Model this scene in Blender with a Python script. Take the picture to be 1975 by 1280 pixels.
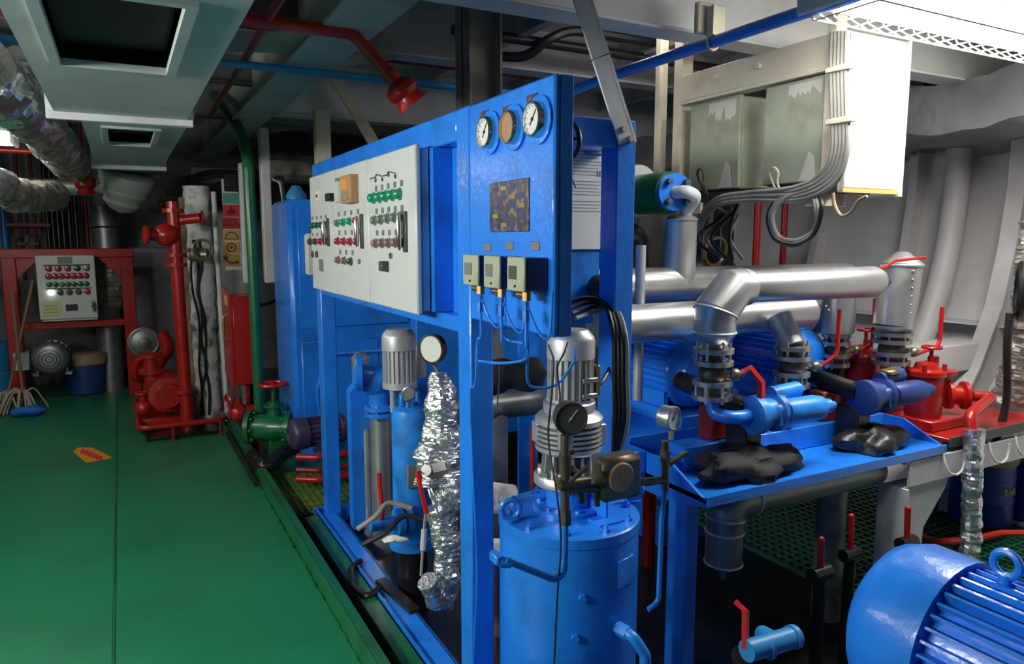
import bpy, bmesh, math, random
from mathutils import Vector as V, Matrix as Mx, noise as NZ
random.seed(7)
SC = bpy.context.scene
COL = SC.collection
for o in list(bpy.data.objects): bpy.data.objects.remove(o)

# ------------------------------------------------------------------ camera
FPX, CX, CY, CAMH = 1400.0, 987.5, 640.0, 1.65
PITCH, YAW = math.atan(180/1400.0), math.radians(28.2)
FW = V((math.sin(YAW)*math.cos(PITCH), math.cos(YAW)*math.cos(PITCH), -math.sin(PITCH)))
RT = V((math.cos(YAW), -math.sin(YAW), 0)); UP = RT.cross(FW)
CAMO = V((0, 0, CAMH))
cd = bpy.data.cameras.new('camera'); cam = bpy.data.objects.new('camera', cd); COL.objects.link(cam)
cd.sensor_width = 36; cd.lens = FPX/1975*36; cd.clip_start = 0.05; cd.clip_end = 60
cam.matrix_world = Mx(((RT.x, UP.x, -FW.x, 0), (RT.y, UP.y, -FW.y, 0), (RT.z, UP.z, -FW.z, CAMH), (0, 0, 0, 1)))
SC.camera = cam
# ------------------------------------------------------------------ world, exposure
W = bpy.data.worlds.new('world'); SC.world = W; W.use_nodes = True
W.node_tree.nodes['Background'].inputs[0].default_value = (0.5, 0.55, 0.6, 1)
W.node_tree.nodes['Background'].inputs[1].default_value = 0.0
vs = SC.view_settings
vs.view_transform = 'Standard'; vs.look = 'None'; vs.gamma = 1; vs.exposure = 0.0; vs.use_curve_mapping = False
LAMP = 24.0        # strength of the fluorescent diffusers
FIXTURES = [       # centre, length, yaw, tilt, strength factor, label
    ((3.30, 1.80, 2.52), 2.0, 0, 0, 1.35, 'large caged fluorescent light glaring above the grey-green junction boxes'),
    ((-.91, 6.4, 2.36), .6, 0, 0, 1.0, 'small fluorescent light glowing between foil pipes at the left edge'),
    ((-1.88, 2.0, 2.0), 1.5, 90, -72, 2.7, 'fluorescent wall light on the left bulkhead beside the camera'),
    ((-1.88, 4.6, 2.1), 1.5, 90, -72, .7, 'fluorescent wall light on the left bulkhead beside the nearest air duct'),
    ((3.0, 3.35, 2.90), 1.2, 0, 0, .25, 'added unseen fluorescent ceiling light hidden behind the white girder'),  # unseen lamp, added to brighten the far white girder
]

# ------------------------------------------------------------------ helpers
def ray(x, y): return FW + RT*((x-CX)/FPX) + UP*((CY-y)/FPX)
def P(x, y, X=None, Y=None, Z=None, d=None):
    r = ray(x, y)
    if X is not None: t = X/r.x
    elif Y is not None: t = Y/r.y
    elif Z is not None: t = (Z-CAMH)/r.z
    else: t = d
    return CAMO + r*t
def S(px, d): return px*d/FPX
def basis(ax):
    ax = V(ax).normalized()
    u = ax.orthogonal().normalized() if abs(ax.z) < .999 else V((1, 0, 0))
    if abs(ax.z) < .999: u = V((0, 0, 1)).cross(ax).normalized()
    return u, ax.cross(u), ax
def frame(loc, ax, upv=(0, 0, 1)):
    """matrix whose local z runs along ax, local y roughly along upv"""
    z = V(ax).normalized(); x = V(upv).cross(z)
    if x.length < 1e-5: x = V((1, 0, 0))
    x.normalize(); y = z.cross(x)
    return Mx(((x.x, y.x, z.x, loc[0]), (x.y, y.y, z.y, loc[1]), (x.z, y.z, z.z, loc[2]), (0, 0, 0, 1)))
def spline(pts, n=8):
    pts = [V(p) for p in pts]; out = []
    q = [pts[0]*2-pts[1]] + pts + [pts[-1]*2-pts[-2]]
    for i in range(1, len(q)-2):
        a, b, c, d = q[i-1:i+3]
        for k in range(n):
            t = k/n
            out.append(.5*((2*b)+(c-a)*t+(2*a-5*b+4*c-d)*t*t+(3*b-a-3*c+d)*t**3))
    out.append(pts[-1]); return out
def bends(pts, br):
    pts = [V(p) for p in pts]
    if br <= 0 or len(pts) < 3: return pts
    out = [pts[0]]
    for i in range(1, len(pts)-1):
        a, b, c = pts[i-1:i+2]
        u = (a-b); w = (c-b); lu, lw = u.length, w.length; u.normalize(); w.normalize()
        ang = u.angle(w, 3.14)
        dd = min(br/max(math.tan(ang/2), .05), .48*lu, .48*lw)
        p, q = b+u*dd, b+w*dd
        for k in range(8):
            t = k/7; out.append(p*(1-t)**2 + b*2*t*(1-t) + q*t*t)
    out.append(pts[-1]); return out

class MB:
    def __init__(s, M=None): s.v = []; s.f = []; s.M = M
    def put(s, vs, fs):
        n = len(s.v)
        s.v += [(s.M @ V(p)) if s.M else V(p) for p in vs]
        s.f += [tuple(i+n for i in f) for f in fs]
        return s
    def box(s, a, b, bv=0.0):
        lo = [min(a[i], b[i]) for i in range(3)]; hi = [max(a[i], b[i]) for i in range(3)]
        c = V([(lo[i]+hi[i])/2 for i in range(3)]); h = [(hi[i]-lo[i])/2 for i in range(3)]
        if bv <= 0:
            vs = [c+V((x*h[0], y*h[1], z*h[2])) for x in (-1, 1) for y in (-1, 1) for z in (-1, 1)]
            return s.put(vs, [(0,1,3,2),(4,6,7,5),(0,4,5,1),(2,3,7,6),(0,2,6,4),(1,5,7,3)])
        bv = min(bv, min(h)*.9); vs = []; ix = {}
        for x in (-1, 1):
            for y in (-1, 1):
                for z in (-1, 1):
                    for k in range(3):
                        q = [x*(h[0]-bv), y*(h[1]-bv), z*(h[2]-bv)]; q[k] = (x, y, z)[k]*h[k]
                        ix[(x, y, z, k)] = len(vs); vs.append(c+V(q))
        fs = []
        for k in range(3):
            i, j = [q for q in range(3) if q != k]
            for sg in (-1, 1):
                f = []
                for (p, q) in ((-1,-1),(1,-1),(1,1),(-1,1)):
                    t = [0,0,0]; t[k] = sg; t[i] = p; t[j] = q; f.append(ix[(*t, k)])
                fs.append(tuple(f))
            for p in (-1, 1):
                for q in (-1, 1):
                    t0 = [0,0,0]; t0[i] = p; t0[j] = q; t1 = list(t0); t0[k] = -1; t1[k] = 1
                    fs.append((ix[(*t0, i)], ix[(*t1, i)], ix[(*t1, j)], ix[(*t0, j)]))
        for x in (-1, 1):
            for y in (-1, 1):
                for z in (-1, 1): fs.append(tuple(ix[(x, y, z, k)] for k in range(3)))
        return s.put(vs, fs)
    def cyl(s, a, b, r, r2=None, seg=20, cap=True, rot=0):
        a, b = V(a), V(b); r2 = r if r2 is None else r2
        u, w, _ = basis(b-a); vs = []
        for p, q in ((a, r), (b, r2)):
            for i in range(seg):
                t = 2*math.pi*i/seg+rot; vs.append(p+u*(q*math.cos(t))+w*(q*math.sin(t)))
        fs = [(i, (i+1) % seg, seg+(i+1) % seg, seg+i) for i in range(seg)]
        if cap: fs += [tuple(range(seg))[::-1], tuple(range(seg, 2*seg))]
        return s.put(vs, fs)
    def hexb(s, c, ax, r, h): c = V(c); return s.cyl(c, c+V(ax).normalized()*h, r, seg=6)
    def lathe(s, prof, o, ax, seg=24, arc=None):
        o = V(o); u, w, z = basis(ax); vs = []; fs = []
        for (r, h) in prof:
            for i in range(seg):
                t = 2*math.pi*i/seg; vs.append(o+z*h+u*(r*math.cos(t))+w*(r*math.sin(t)))
        for k in range(len(prof)-1):
            for i in range(seg):
                j = (i+1) % seg; fs.append((k*seg+i, k*seg+j, (k+1)*seg+j, (k+1)*seg+i))
        if prof[0][0] > 1e-5: fs.append(tuple(range(seg))[::-1])
        if prof[-1][0] > 1e-5: fs.append(tuple(range((len(prof)-1)*seg, len(prof)*seg)))
        return s.put(vs, fs)
    def torus(s, c, ax, R, r, seg=24, sg2=8, a0=0, a1=2*math.pi, rot=None):
        c = V(c); u, w, z = basis(ax)
        n = seg; closed = abs(a1-a0-2*math.pi) < 1e-4
        pts = [c+u*(R*math.cos(a0+(a1-a0)*i/n))+w*(R*math.sin(a0+(a1-a0)*i/n)) for i in range(n if closed else n+1)]
        return s.sweep(pts, r, sg2, closed)
    def sweep(s, pts, r, seg=10, closed=False, jit=0.0, js=30.0, rr=None, flat=None):
        pts = [V(p) for p in pts]; n = len(pts); vs = []; fs = []; pu = None
        for i, p in enumerate(pts):
            t = (pts[(i+1) % n]-pts[i-1]) if closed or 0 < i < n-1 else (pts[1]-pts[0] if i == 0 else pts[-1]-pts[-2])
            if t.length < 1e-9: t = V((0, 0, 1))
            t.normalize()
            if pu is None: u = basis(t)[0]
            else:
                u = pu-t*pu.dot(t); u = u.normalized() if u.length > 1e-6 else basis(t)[0]
            pu = u; w = t.cross(u); ri = rr[i] if rr else r
            for k in range(seg):
                a = 2*math.pi*k/seg
                dd = u*math.cos(a)+w*math.sin(a)
                q = ri
                if jit:
                    e = (p+dd*ri)*js; q = ri*(1+jit*.75*NZ.noise(e)+jit*.55*(.5-abs(NZ.noise(e*2.7)))+jit*.25*(.5-abs(NZ.noise(e*6.1))))
                vs.append(p+dd*q)
        m = n if closed else n-1
        for i in range(m):
            j = (i+1) % n
            for k in range(seg):
                l = (k+1) % seg; fs.append((i*seg+k, i*seg+l, j*seg+l, j*seg+k))
        if not closed: fs += [tuple(range(seg))[::-1], tuple(range((n-1)*seg, n*seg))]
        return s.put(vs, fs)
    def tube(s, pts, r, br=0.0, seg=14): return s.sweep(bends(pts, br), r, seg)
    def foil(s, pts, r, br=0.0, seg=26, jit=.28, js=26.0, step=.010):
        p = bends(pts, br); q = [p[0]]
        for a, b in zip(p, p[1:]):
            k = max(1, int((b-a).length/step))
            q += [a.lerp(b, (i+1)/k) for i in range(k)]
        return s.sweep(q, r, seg, jit=jit, js=js)
    def wire(s, pts, r, seg=6, n=8): return s.sweep(spline(pts, n), r, seg)
    def prism(s, poly, ext):
        poly = [V(p) for p in poly]; e = V(ext); n = len(poly)
        return s.put(poly+[p+e for p in poly], [tuple(range(n))[::-1], tuple(range(n, 2*n))]+[(i, (i+1) % n, n+(i+1) % n, n+i) for i in range(n)])
    def ball(s, c, r, sc=(1, 1, 1), seg=16, rings=8, jit=0, js=10):
        c = V(c); vs = []; fs = []
        for i in range(rings+1):
            ph = math.pi*i/rings
            for k in range(seg):
                t = 2*math.pi*k/seg
                d = V((math.sin(ph)*math.cos(t)*sc[0], math.sin(ph)*math.sin(t)*sc[1], math.cos(ph)*sc[2]))*r
                if jit: d *= 1+jit*NZ.noise((c+d)*js)+jit*.35*(.4-abs(NZ.noise((c+d)*js*2.9)))+jit*.12*NZ.noise((c+d)*js*7)
                vs.append(c+d)
        for i in range(rings):
            for k in range(seg):
                l = (k+1) % seg; fs.append((i*seg+k, (i+1)*seg+k, (i+1)*seg+l, i*seg+l))
        return s.put(vs, fs)
    def bar(s, a, b, w, h, upv=(0, 0, 1)):
        """rectangular bar from a to b, w across, h along upv"""
        a, b = V(a), V(b); M = frame(a, b-a, upv); L = (b-a).length
        vs = [M @ V((x*w/2, y*h/2, z*L)) for x in (-1, 1) for y in (-1, 1) for z in (0, 1)]
        return s.put(vs, [(0,1,3,2),(4,6,7,5),(0,4,5,1),(2,3,7,6),(0,2,6,4),(1,5,7,3)])

ORG = {}
def link(name, m, mat, parent=None, org=None, smooth=38):
    if org is None: org = ORG[parent.name] if parent is not None else V((0, 0, 0))
    me = bpy.data.meshes.new(name)
    me.from_pydata([v-org for v in m.v], [], m.f)
    bm = bmesh.new(); bm.from_mesh(me)
    bmesh.ops.remove_doubles(bm, verts=bm.verts, dist=1e-6)
    bmesh.ops.recalc_face_normals(bm, faces=bm.faces); bm.to_mesh(me); bm.free()
    if smooth:
        me.polygons.foreach_set('use_smooth', [True]*len(me.polygons)); me.set_sharp_from_angle(angle=math.radians(smooth))
    me.materials.append(mat)
    o = bpy.data.objects.new(name, me); COL.objects.link(o)
    if parent is not None: o.parent = parent
    else: o.location = org
    ORG[o.name] = org; return o
def tag(o, label=None, cat=None, group=None, kind=None):
    for k, v in (('label', label), ('category', cat), ('group', group), ('kind', kind)):
        if v: o[k] = v
    return o
def thing(name, label, cat, loc, group=None):
    o = bpy.data.objects.new(name, None); COL.objects.link(o); o.location = loc; o.empty_display_size = .05
    ORG[o.name] = V(loc); return tag(o, label, cat, group)
def solo(name, m, mat, label, cat, group=None, kind=None, smooth=38):
    n = len(m.v); c = sum(m.v, V())/n; c.z = min(v.z for v in m.v)
    return tag(link(name, m, mat, org=c, smooth=14 if mat.name in ('crumpled_foil', 'dusty_foil') else smooth), label, cat, group, kind)
def struct(name, m, mat, parent=None):
    o = link(name, m, mat, parent)
    if parent is None: o['kind'] = 'structure'
    return o
def dup(root, delta, label, group=None, rotz=0):
    def cp(o, par):
        c = o.copy(); COL.objects.link(c); c.parent = par
        for ch in list(o.children): cp(ch, c)
        return c
    r = cp(root, None); r.location = root.location+V(delta); r.rotation_euler.z += rotz
    r['label'] = label
    if group: r['group'] = group
    return r
def share(name, src, mat_loc, parent):
    """another piece with the same mesh, placed at a world position"""
    o = bpy.data.objects.new(name, src.data); COL.objects.link(o); o.parent = parent
    o.location = V(mat_loc)-ORG[parent.name]; return o
def text(s, size, M, mat, parent, name='lettering', ext=.0006):
    c = bpy.data.curves.new(name, 'FONT'); c.body = s; c.size = size; c.extrude = ext; c.align_x = 'CENTER'; c.align_y = 'CENTER'
    t = bpy.data.objects.new(name, c); COL.objects.link(t)
    dg = bpy.context.evaluated_depsgraph_get(); me = bpy.data.meshes.new_from_object(t.evaluated_get(dg))
    bpy.data.objects.remove(t); me.transform(Mx.Translation(-ORG[parent.name]) @ M)
    me.materials.clear(); me.materials.append(mat)
    o = bpy.data.objects.new(name, me); COL.objects.link(o); o.parent = parent; ORG[o.name] = ORG[parent.name]; return o

# ------------------------------------------------------------------ materials
def mat(name, col, rough=.4, metal=0.0, var=.15, vs=6.0, bump=0.0, bs=40.0, dirt=None, damt=.5, ds=5.0, emit=0, coat=0.0, bdist=.004, spec=.5):
    m = bpy.data.materials.new(name); m.use_nodes = True; nt = m.node_tree; N = nt.nodes; L = nt.links
    b = N['Principled BSDF']; tc = N.new('ShaderNodeTexCoord')
    b.inputs['Roughness'].default_value = rough; b.inputs['Metallic'].default_value = metal
    b.inputs['Specular IOR Level'].default_value = spec
    if coat: b.inputs['Coat Weight'].default_value = coat; b.inputs['Coat Roughness'].default_value = .08
    def noise(scale, det=4):
        n = N.new('ShaderNodeTexNoise'); n.inputs['Scale'].default_value = scale; n.inputs['Detail'].default_value = det
        L.new(tc.outputs['Object'], n.inputs['Vector']); return n
    n = noise(vs); mx = N.new('ShaderNodeMix'); mx.data_type = 'RGBA'
    mx.inputs[6].default_value = (*[c*(1-var) for c in col], 1); mx.inputs[7].default_value = (*[min(1, c*(1+var)) for c in col], 1)
    L.new(n.outputs['Fac'], mx.inputs[0]); out = mx.outputs[2]
    if dirt:
        n2 = noise(ds, 6); r = N.new('ShaderNodeValToRGB'); r.color_ramp.elements[0].position = .5; r.color_ramp.elements[1].position = .68
        L.new(n2.outputs['Fac'], r.inputs[0])
        mu = N.new('ShaderNodeMath'); mu.operation = 'MULTIPLY'; mu.inputs[1].default_value = damt; L.new(r.outputs[0], mu.inputs[0])
        m2 = N.new('ShaderNodeMix'); m2.data_type = 'RGBA'; m2.inputs[7].default_value = (*dirt, 1)
        L.new(mu.outputs[0], m2.inputs[0]); L.new(out, m2.inputs[6]); out = m2.outputs[2]
    L.new(out, b.inputs['Base Color'])
    if bump:
        n3 = noise(bs, 5); bp = N.new('ShaderNodeBump'); bp.inputs['Strength'].default_value = bump; bp.inputs['Distance'].default_value = bdist
        L.new(n3.outputs['Fac'], bp.inputs['Height']); L.new(bp.outputs[0], b.inputs['Normal'])
        if coat: L.new(bp.outputs[0], b.inputs['Coat Normal'])
    if emit:
        b.inputs['Emission Color'].default_value = (1, .98, .93, 1); b.inputs['Emission Strength'].default_value = emit
    return m
RUST = (.10, .045, .015); GRIME = (.03, .027, .022)
BLUE = mat('blue_paint', (.016, .225, .86), .32, var=.1, bump=.35, bs=45, coat=.4, dirt=(.006, .05, .2), damt=.35)
BLUE2 = mat('blue_paint_worn', (.02, .25, .80), .38, var=.15, bump=.3, bs=30, dirt=(.02, .03, .05), damt=.5, ds=7)
NAVY = mat('navy_paint', (.02, .05, .22), .4, dirt=GRIME)
GREEN = mat('green_paint', (.010, .14, .05), .32, var=.12, bump=.15, bs=40, coat=.15, dirt=(.01, .03, .015), damt=.4)
DECK = mat('green_deck_paint', (.013, .20, .088), .38, var=.14, vs=1.6, bump=.08, bs=70, dirt=(.012, .085, .045), damt=.45, ds=1.1)
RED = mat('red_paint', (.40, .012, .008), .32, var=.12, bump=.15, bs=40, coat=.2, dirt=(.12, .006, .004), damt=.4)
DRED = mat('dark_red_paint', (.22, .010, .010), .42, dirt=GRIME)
HANDLE = mat('red_grip', (.50, .010, .008), .35, var=.08)
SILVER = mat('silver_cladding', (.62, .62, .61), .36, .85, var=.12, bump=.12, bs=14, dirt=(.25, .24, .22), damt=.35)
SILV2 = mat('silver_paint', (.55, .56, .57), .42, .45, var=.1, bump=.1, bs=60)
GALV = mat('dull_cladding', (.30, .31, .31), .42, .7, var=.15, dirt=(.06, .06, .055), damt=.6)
FOIL = mat('crumpled_foil', (.78, .78, .78), .28, .92, var=.06, bump=.6, bs=60, bdist=.008)
DFOIL = mat('dusty_foil', (.40, .385, .34), .45, .4, var=.25, bump=.9, bs=14, bdist=.02, dirt=(.05, .045, .04), damt=.6)
CREAM = mat('cream_paint', (.66, .59, .44), .5, var=.1, dirt=(.30, .22, .12), damt=.35, bump=.1)
WHITE = mat('white_paint', (.66, .67, .66), .5, var=.08, dirt=(.30, .29, .26), damt=.35, ds=3)
CEILM = mat('ceiling_paint', (.50, .49, .48), .55, var=.15, dirt=(.16, .15, .14), damt=.6, ds=2)
HULL = mat('hull_paint', (.66, .65, .65), .5, var=.1, dirt=(.30, .29, .29), damt=.4, ds=1.4, bump=.1, bs=8)
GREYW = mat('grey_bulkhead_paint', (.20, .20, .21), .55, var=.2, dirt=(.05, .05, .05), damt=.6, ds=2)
CABG = mat('cabinet_grey', (.56, .60, .58), .42, var=.05, dirt=(.42, .45, .43), damt=.3)
DUCTM = mat('duct_grey', (.42, .48, .46), .45, var=.1, bump=.1, bs=10, dirt=(.32, .35, .34), damt=.5)
JBOX = mat('grey_green_box', (.36, .40, .29), .5, var=.12, dirt=(.24, .22, .13), damt=.65, ds=6)
PEEL = mat('peeling_paint', (.62, .60, .52), .6, var=.1)
BLACK = mat('black', (.012, .012, .013), .5, var=.2)
RUBBER = mat('black_rubber', (.014, .014, .015), .42, var=.2)
OIL = mat('oily_black', (.010, .010, .010), .3, var=.3, dirt=(.03, .026, .02), damt=.5)
CABLE = mat('grey_cable', (.30, .29, .25), .5, var=.2, dirt=(.08, .075, .06), damt=.5)
STEEL = mat('bare_steel', (.55, .54, .52), .32, .9, var=.12, dirt=(.12, .10, .08), damt=.4)
DSTEEL = mat('dirty_steel', (.16, .135, .10), .42, .75, var=.3, dirt=(.03, .022, .015), damt=.7, ds=12)
ALU = mat('cast_aluminium', (.60, .60, .60), .40, .75, var=.1, bump=.2, bs=60)
BRASS = mat('brass', (.45, .30, .10), .35, .9, var=.2, dirt=(.1, .06, .03))
BRONZE = mat('gunmetal', (.28, .24, .17), .4, .8, var=.2)
PURPL = mat('purple_black_paint', (.05, .035, .09), .4)
DIAL = mat('dial_white', (.72, .74, .72), .4, var=.03)
TAN = mat('tan_dial', (.42, .24, .12), .4, var=.12)
GLASSB = mat('brown_sight_glass', (.45, .26, .08), .3, var=.3, vs=20)
PAPER = mat('paper', (.74, .74, .68), .6, var=.03)
PRINT = mat('faded_print', (.36, .37, .36), .7)
LBLUE = mat('light_blue_paint', (.03, .26, .56), .4, var=.1, dirt=(.04, .15, .28))
PLATE = mat('worn_name_plate', (.10, .095, .12), .3, .6, var=.5, vs=30, dirt=(.4, .33, .25), damt=.8, ds=40)
DGREY = mat('dark_grey_plastic', (.06, .062, .06), .45)
MGREY = mat('label_grey', (.17, .18, .17), .5, var=.25, vs=150)
LGREEN = mat('green_lens', (.008, .30, .15), .18, coat=.5)
DGREEN = mat('dark_green_lens', (.010, .10, .06), .2, coat=.5)
GGREEN = mat('grey_green_lens', (.14, .19, .155), .3, coat=.3)
RLENS = mat('red_lens', (.36, .02, .035), .2, coat=.5)
GRED = mat('grey_red_lens', (.21, .13, .125), .3, coat=.3)
CHROME = mat('chrome', (.75, .74, .70), .15, 1.0, var=.05)
ORANGE = mat('orange_vinyl', (.75, .30, .015), .5, var=.1)
OCHRE = mat('ochre_sign', (.56, .33, .09), .5, var=.08)
SRED = mat('sign_red', (.60, .04, .05), .5, var=.08)
TEAL = mat('sign_teal', (.10, .33, .24), .5, var=.08)
YPAPER = mat('yellow_green_paper', (.55, .62, .28), .6, var=.05)
MOPM = mat('mop_cotton', (.42, .37, .30), .9, var=.3, vs=30)
WOOD = mat('worn_wood', (.22, .14, .075), .65, var=.3, vs=12)
CLOTH = mat('black_cloth', (.016, .015, .017), .75, var=.4, vs=8, bump=.5, bs=18, bdist=.01)
BAG = mat('black_bag', (.022, .022, .024), .35, var=.4, vs=8, bump=.5, bs=14, bdist=.01)
RAG = mat('bright_blue_rag', (.01, .16, .60), .7)
DRUMB = mat('drum_blue', (.02, .05, .30), .4, dirt=GRIME)
YELLOW = mat('yellow_paint', (.55, .40, .02), .5, dirt=GRIME, damt=.6, ds=20)
YGRAT = mat('yellow_green_grating', (.06, .15, .03), .5, dirt=(.30, .22, .02), damt=.8, ds=14)
GGRAT = mat('green_grating', (.012, .10, .05), .5, var=.2)
DUN = mat('grimy_lid', (.30, .22, .12), .6, var=.5, vs=14, dirt=(.05, .04, .03))
TUBES = [mat('tube_light', (1, 1, 1), .5, emit=LAMP*f[4]) for f in FIXTURES]
INDL = mat('lit_indicator', (1, 1, 1), .5, emit=4)
DIRTW = mat('dirty_white_lagging', (.78, .77, .76), .6, var=.15, bump=.8, bs=18, bdist=.02, dirt=(.05, .045, .04), damt=.9, ds=7)
# ================================================================== structure
fl = struct('floor', MB().box((-2, -2.5, -.12), (.74, 9.7, -.03)), BLACK)
SEAM = -.12
link('deck_plate', MB().box((-2, -2.5, -.03), (SEAM-.004, 9.7, 0), .004), DECK, fl)
link('deck_plate', MB().box((SEAM+.004, -2.5, -.03), (.735, 9.7, 0), .004), DECK, fl)
link('weld_bead', MB().tube([(SEAM, -2.4, -.003), (SEAM, 9.6, -.003)], .006, seg=8), GREEN, fl)
struct('floor_bilge', MB().box((.735, -2.5, -.42), (6, 9.7, -.34)), OIL)
m = MB().box((.735, -2.5, -.34), (.75, 6.72, .095), .003).box((.75, -2.5, .08), (.79, 6.72, .095), .003)
struct('trim_1', m, GREEN)
m = MB()
for i in range(60):
    y = -1.2+i*.13; x = .728+random.uniform(-.004, .004); m.ball((x, y+random.uniform(-.03, .03), .004), .008, (1, 5, 1), 6, 4)
link('weld_seam', m, GREEN, bpy.data.objects['trim_1'])
struct('floor_gutter', MB().box((.75, -2.5, -.10), (.93, 4.25, -.06)), OIL)
m = MB().box((.865, -1.5, -.04), (.945, 4.22, .015), .004)
struct('trim_2', m, GREEN)
# deck under the machinery beyond the skid: green gratings
def grating(name, x0, x1, y0, y1, z, pitch, mt, t=.005, h=.025):
    m = MB(); n = int((x1-x0)/pitch)
    for i in range(n+1): m.box((x0+i*pitch-t/2, y0, z-h), (x0+i*pitch+t/2, y1, z))
    k = int((y1-y0)/(pitch*1.0))
    for j in range(k+1): m.box((x0, y0+j*pitch-t/2, z-h*.8), (x1, y0+j*pitch+t/2, z-.002))
    m.box((x0-.01, y0-.01, z-h), (x0, y1+.01, z)).box((x1, y0-.01, z-h), (x1+.01, y1+.01, z)).box((x0, y0-.01, z-h), (x1, y0, z)).box((x0, y1, z-h), (x1, y1+.01, z))
    o = link(name, m, mt, smooth=0); o['kind'] = 'structure'; return o
grating('floor_grating', 2.95, 4.9, .9, 4.6, -.02, .055, GGRAT, .012)
grating('floor_grating', .80, 1.45, 4.35, 5.15, .0, .042, YGRAT, .012)
struct('floor_plate', MB().box((.79, 5.18, -.05), (1.9, 9.7, -.02), .004), GREEN)
# bulkheads and hull
struct('wall_back', MB().box((-2, 9.7, -.4), (6, 9.8, 3.1)), GREYW)
struct('wall_left', MB().box((-2.1, -2.6, -.4), (-2, 9.8, 3.1)), GREYW)
struct('wall_rear', MB().box((-3.1, -2.7, -.4), (6, -2.6, 3.1)), GREYW)
HP = [(5.65, 3.1), (5.65, 2.0), (5.6, 1.6), (5.5, 1.2), (5.3, .8), (5.0, .4), (4.6, 0), (4.2, -.42)]
def hullx(z):
    for (xa, za), (xb, zb) in zip(HP, HP[1:]):
        if zb <= z <= za: return xb+(xa-xb)*(z-zb)/(za-zb)
    return HP[0][0]
poly = [(x, -2.6, z) for x, z in HP]+[(6.1, -2.6, -.42), (6.1, -2.6, 3.1)]
hull = struct('wall_right', MB().prism(poly, (0, 12.4, 0)), HULL)
for y in (1.9, 2.75, 3.6, 4.45, 5.3, 6.15, 7.0):
    dp = .34 if y in (2.75, 5.3) else .16
    web = [(x, y, z) for x, z in HP]+[(x-dp, y, z) for x, z in HP[::-1]]
    link('hull_frame', MB().prism(web, (0, .016, 0)), HULL, hull)
    m = MB(); q = [V((x-dp, y+.008, z)) for x, z in HP]
    for a, b in zip(q, q[1:]): m.bar(a, b, .11 if dp > .3 else .07, .014, (1, 0, 0))
    link('frame_flange', m, HULL, hull)
for z in (1.05, 2.35):
    link('stringer', MB().box((hullx(z)-.2, -2, z), (hullx(z)+.05, 9.6, z+.015)), HULL, hull)
# deckhead
ceil = struct('ceiling', MB().box((-3.1, -2.7, 3.0), (6.1, 9.8, 3.1)), CEILM)
for y in (.9, 2.75, 4.3, 5.9, 7.6):
    zb = 2.60 if y in (2.75, 5.9) else 2.74
    link('girder_web', MB().box((.97, y-.006, zb), (5.6, y+.006, 3.0)), CEILM if y not in (2.75, 5.9) else WHITE, ceil)
    link('girder_web', MB().box((-1.99, y-.006, 2.8), (.95, y+.006, 3.0)), GREYW, ceil)  # left web and flange painted darker to stand in for shade
    link('girder_flange', MB().box((-1.99, y-.05, 2.786), (.95, y+.05, 2.8), .003), GREYW, ceil)
    link('girder_flange', MB().box((1.08, y-.075, zb-.016), (5.6, y+.075, zb), .003), CEILM if y not in (2.75, 5.9) else WHITE, ceil)
for i in range(8):
    x = -1.6+i*.95
    if abs(x-.9) < .3: continue
    link('stiffener', MB().box((x-.005, -2.5, 2.86), (x+.005, 9.6, 3.0)).box((x-.03, -2.5, 2.85), (x+.03, 9.6, 2.862)), CEILM, ceil)
link('longitudinal_girder', MB().box((.95, -2.5, 2.58), (.962, 9.6, 3.0)).box((.83, -2.5, 2.565), (1.08, 9.6, 2.58)), CEILM, ceil)
for y in (2.75, 4.3, 5.9, 7.6):   # haunch brackets under the girders
    link('bracket', MB().prism([(.97, y, 2.58), (1.55, y, 2.72), (1.55, y, 2.95), (.97, y, 2.95)], (0, .012, 0)), CEILM, ceil)
link('bracket', MB().prism([(1.08, 3.4, 2.58), (.55, 4.25, 2.72), (.55, 4.25, 2.74), (1.08, 3.4, 2.60)], (0, .4, 0)), CEILM, ceil)
# pillar behind the gauge panel
def hbeam(m, x, y, z0, z1, w, d, t=.012):
    m.box((x-w/2, y-d/2, z0), (x-w/2+t, y+d/2, z1)).box((x+w/2-t, y-d/2, z0), (x+w/2, y+d/2, z1)).box((x-w/2, y-t/2, z0), (x+w/2, y+t/2, z1)); return m
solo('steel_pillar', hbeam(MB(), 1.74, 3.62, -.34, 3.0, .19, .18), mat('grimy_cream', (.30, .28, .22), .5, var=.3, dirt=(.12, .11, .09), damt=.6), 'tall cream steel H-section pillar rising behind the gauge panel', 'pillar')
# strut bolted to the frame corner
a = P(1207, 262, Y=2.13); b = P(1124, 0, Y=2.13); dv = (b-a).normalized()
t = thing('deckhead_strut', 'slanted white angle-bar strut rising from the blue frame corner to the deckhead', 'strut', a)
top = a+dv*((2.98-a.z)/dv.z)
link('bar', MB().bar(a-dv*.02, top, .075, .008, (0, 1, 0)), WHITE, t)
link('bar_flange', MB().bar(a-dv*.02+V((.034, .03, .0)), top+V((.034, .03, 0)), .008, .07, (0, 1, 0)), WHITE, t)
for q in (.03, .0):
    link('bolt', MB().hexb(a+V((-.015+q, -.005, .02-q)), (0, -1, 0), .012, .012), CREAM, t)
link('tie_wire', MB().torus(a+dv*.28, dv, .045, .002, 16, 5), DSTEEL, t)
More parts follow.
